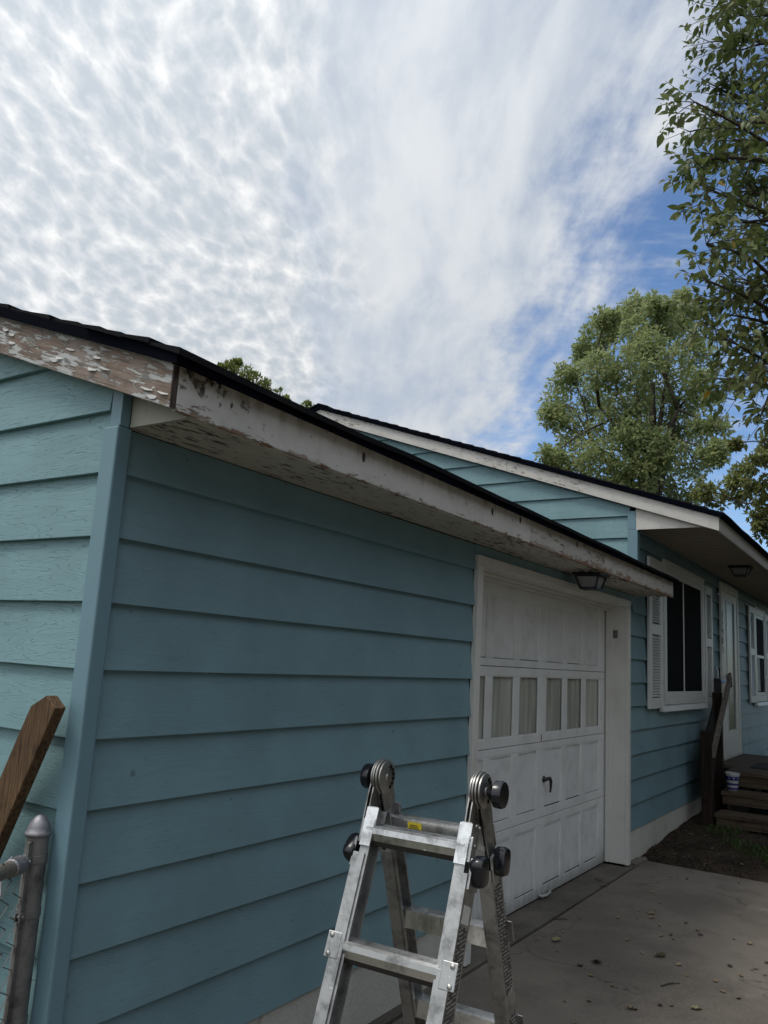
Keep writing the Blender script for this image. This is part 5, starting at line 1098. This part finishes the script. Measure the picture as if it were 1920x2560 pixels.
SPOTS = [(4.548, -0.337), (4.515, -0.493), (4.211, -0.437), (4.034, -0.471), (4.212, -0.512), (4.124, -0.541), (4.004, -0.623), (3.961, -0.371), (4.182, -0.742), (4.077, -0.835), (3.993, -0.867), (3.856, -0.729), (3.784, -0.757), (3.796, -0.686), (3.568, -0.545), (3.253, -0.228), (3.437, -0.199), (3.091, -0.296), (3.405, -0.681), (3.424, -0.776), (3.362, -0.888), (3.067, -0.529), (2.961, -0.475), (2.864, -0.566), (3.229, -0.962), (3.544, -1.116), (3.251, -1.1), (3.429, -1.194), (3.572, -1.224), (3.602, -1.24), (3.542, -1.294), (3.748, -1.277), (3.124, -1.16), (3.089, -1.239), (2.804, -1.098), (2.762, -0.995), (2.727, -0.95), (2.593, -0.856), (2.546, -0.666), (2.461, -0.575), (2.806, -0.696), (2.261, -0.696), (4.073, -1.045), (4.03, -1.144), (5.365, -0.481), (5.037, -0.347), (4.757, -0.378), (5.328, -0.36), (5.54, -0.826)]
BIG = {15: ('y', 0.070, 'large pale yellow fallen leaf nearest the garage door on the drive'), 19: ('y', 0.088, 'long curled yellow leaf in the middle of the drive'), 34: ('y', 0.062, 'yellow fallen leaf at the front of the drive'), 37: ('g', 0.060, 'tan curled leaf at the front of the drive right of the ladder'), 4: ('g', 0.060, 'crumpled tan leaf beside a smaller one halfway along the drive'), 21: ('d', 0.07, 'dark brown curled leaf right of the ladder on the drive')}
DARK = (10, 22, 25, 31, 11, 36)
def put(me, x, y, s, z=G):
    o = bpy.data.objects.new('fallen_leaf', me); COL.objects.link(o); o.location = (x, y, z + 0.003); o.rotation_euler = (random.uniform(-.25, .25), random.uniform(-.25, .25), random.uniform(0, 6.28)); o.scale = (s, s, s); return o
for i, (x, y) in enumerate(SPOTS):
    if i in BIG:
        k, s, lb = BIG[i]; tag(put(random.choice(LM[k]), x, y, s), lb, 'leaf', 'fallen leaves on the drive')
    else:
        where = ('by the broken corner of the slab' if x > 4.9 else 'between the lift handle and the far jamb of the garage door' if x > 4.35 else 'in the cluster halfway along the drive' if x > 3.65 and y > -0.8
                 else 'along the joint before the garage door' if y > -0.33 else 'on the outer side of the drive' if y < -0.93 and x > 3.0 else 'just right of the ladder on the drive' if x < 2.75 else 'in the open middle of the drive')
        if i in DARK: tag(put(random.choice(LM['d']), x, y, random.uniform(0.03, 0.045)), 'small dark brown leaf ' + where, 'leaf', 'fallen leaves on the drive')
        else: tag(put(random.choice(LM['g']), x, y, random.uniform(0.022, 0.042)), 'small pale tan leaf ' + where, 'leaf', 'fallen leaves on the drive')
for x, y in ((6.05, -0.22), (6.5, -0.45), (6.9, -0.30), (6.15, -0.75), (6.6, -0.9), (7.0, -0.75), (6.3, -1.15), (6.85, -0.18), (5.95, -0.5), (7.2, -1.0)):
    tag(put(random.choice(LM['g']), x, y, random.uniform(0.03, 0.05), bedz(x, y) + 0.004), 'small pale leaf lying on the bare soil by the steps', 'leaf', 'fallen leaves on the soil')
for (x0, y0), (x1, y1), lb in (((3.623, -0.064), (3.68, -0.135), 'short dark twig lying across the joint before the garage door'), ((4.62, -0.035), (4.64, -0.085), 'short twig on the joint nearer the far jamb'), ((4.80, 0.06), (4.75, -0.02), 'thin twig on the concrete under the garage door'), ((2.979, -0.89), (3.085, -0.958), 'thin straight twig on the front of the drive')):
    b = MB(); m_ = Vector(((x0 + x1) / 2, (y0 + y1) / 2, G + 0.008)); b.tube([(x0, y0, G + 0.004), m_ + Vector((0.006, 0.004, 0)), (x1, y1, G + 0.005)], [0.004, 0.0035, 0.002], 6); b.tube([m_, m_ + Vector((0.02, -0.01, 0.006))], [0.002, 0.001], 5)
    tag(b.build('twig', M_BARK, None), lb, 'twig', 'twigs on the drive')
gp = []
for _ in range(14000):
    x, y = rng.uniform(5.8, 9.0), rng.uniform(-3.2, -0.25)
    if x > 7.4 and -1.7 < y: continue
    q = mnoise.noise(Vector((x * 1.3, y * 1.3, 7.7))) + max(-0.4, min(0.35, (-y - 0.55) * 0.55)) + max(-0.5, min(0.15, (x - 6.3) * 0.5))
    if q > -0.02: gp.append((x, y))
gp = np.array(gp); k = len(gp); zz = np.array([bedz(x, y) for x, y in gp])
P = np.column_stack([gp, zz]); D = np.column_stack([rng.normal(0, .45, k), rng.normal(0, .45, k), np.ones(k)]); N2 = rng.normal(size=(k, 3))
go = link('grass', leaf_mesh('grass', P, D, N2, rng.uniform(.03, .075, k), M_GRASS, False, 0.12)); go['kind'] = 'stuff'
# crumbs of soil and dead bits along the foundation
k = 1500; gx = 5.78 + (rng.random(k) ** 1.3) * 1.9; gy = -0.02 - (rng.random(k) ** 1.6) * 0.9
P = np.column_stack([gx, gy, [bedz(x, y) + 0.004 for x, y in zip(gx, gy)]]); D = rng.normal(size=(k, 3)) * np.array([1, 1, .25]); N2 = rng.normal(size=(k, 3)) * .4 + np.array([0, 0, 1.])
lo = link('leaf_litter', leaf_mesh('leaf_litter', P, D, N2, rng.uniform(.012, .035, k), M_DRY_D, False, 0.5)); lo['kind'] = 'stuff'
wd = thing('weed', 'thin leafy weed growing against the teal wall beyond the front door', 'weed', (12.7, -0.12, 0.13))
b = MB(); LPn = []
for i in range(5):
    a = Vector((random.uniform(-.12, .25), random.uniform(-.08, .02), 0)); c = a + Vector((random.uniform(-.2, .3), random.uniform(-.08, .04), random.uniform(.35, .72))); bp = bent(a, c, 6, 0.0, 0.2); b.tube(bp, [0.005, 0.0045, 0.004, 0.0035, 0.003, 0.002, 0.0015], 5)
    for p in bp[1:]:
        for _ in range(3): LPn.append(p)
b.build('stem', M_BARK, wd)
k = len(LPn); foliage(wd, np.array([tuple(p) for p in LPn]), rng.normal(size=(k, 3)), rng.normal(size=(k, 3)) * .5 + np.array([0, 0, 1.]), rng.uniform(.04, .08, k), M_LEAF_BG, True, 0.3, 'weed_leaves')
# ------------------------------------------------------------------ treeline added out of view to block light from the low sky
k = 12000; az = rng.uniform(rad(222), rad(358), k); dist = 11.5 + 2.8 * rng.random(k) + 1.5 * np.sin(az * 7.0); top_ = 7.6 + 1.3 * np.sin(az * 11.0) + 0.9 * np.sin(az * 23.0 + 1.0)
P = np.column_stack([1.0 + dist * np.cos(az), -1.5 + dist * np.sin(az), 0.1 + top_ * rng.random(k) ** 0.8])
keep = ~((np.abs(P[:, 0] - 0.8) < 5.2) & (P[:, 1] < -9) & (P[:, 2] < 2.0)); P = P[keep]; k = len(P)
hd = link('unseen_shade_treeline', leaf_mesh('unseen_shade_treeline', P, rng.normal(size=(k, 3)), rng.normal(size=(k, 3)), rng.uniform(.35, .8, k), M_LEAF_BG, False, 0.6)); hd['kind'] = 'stuff'
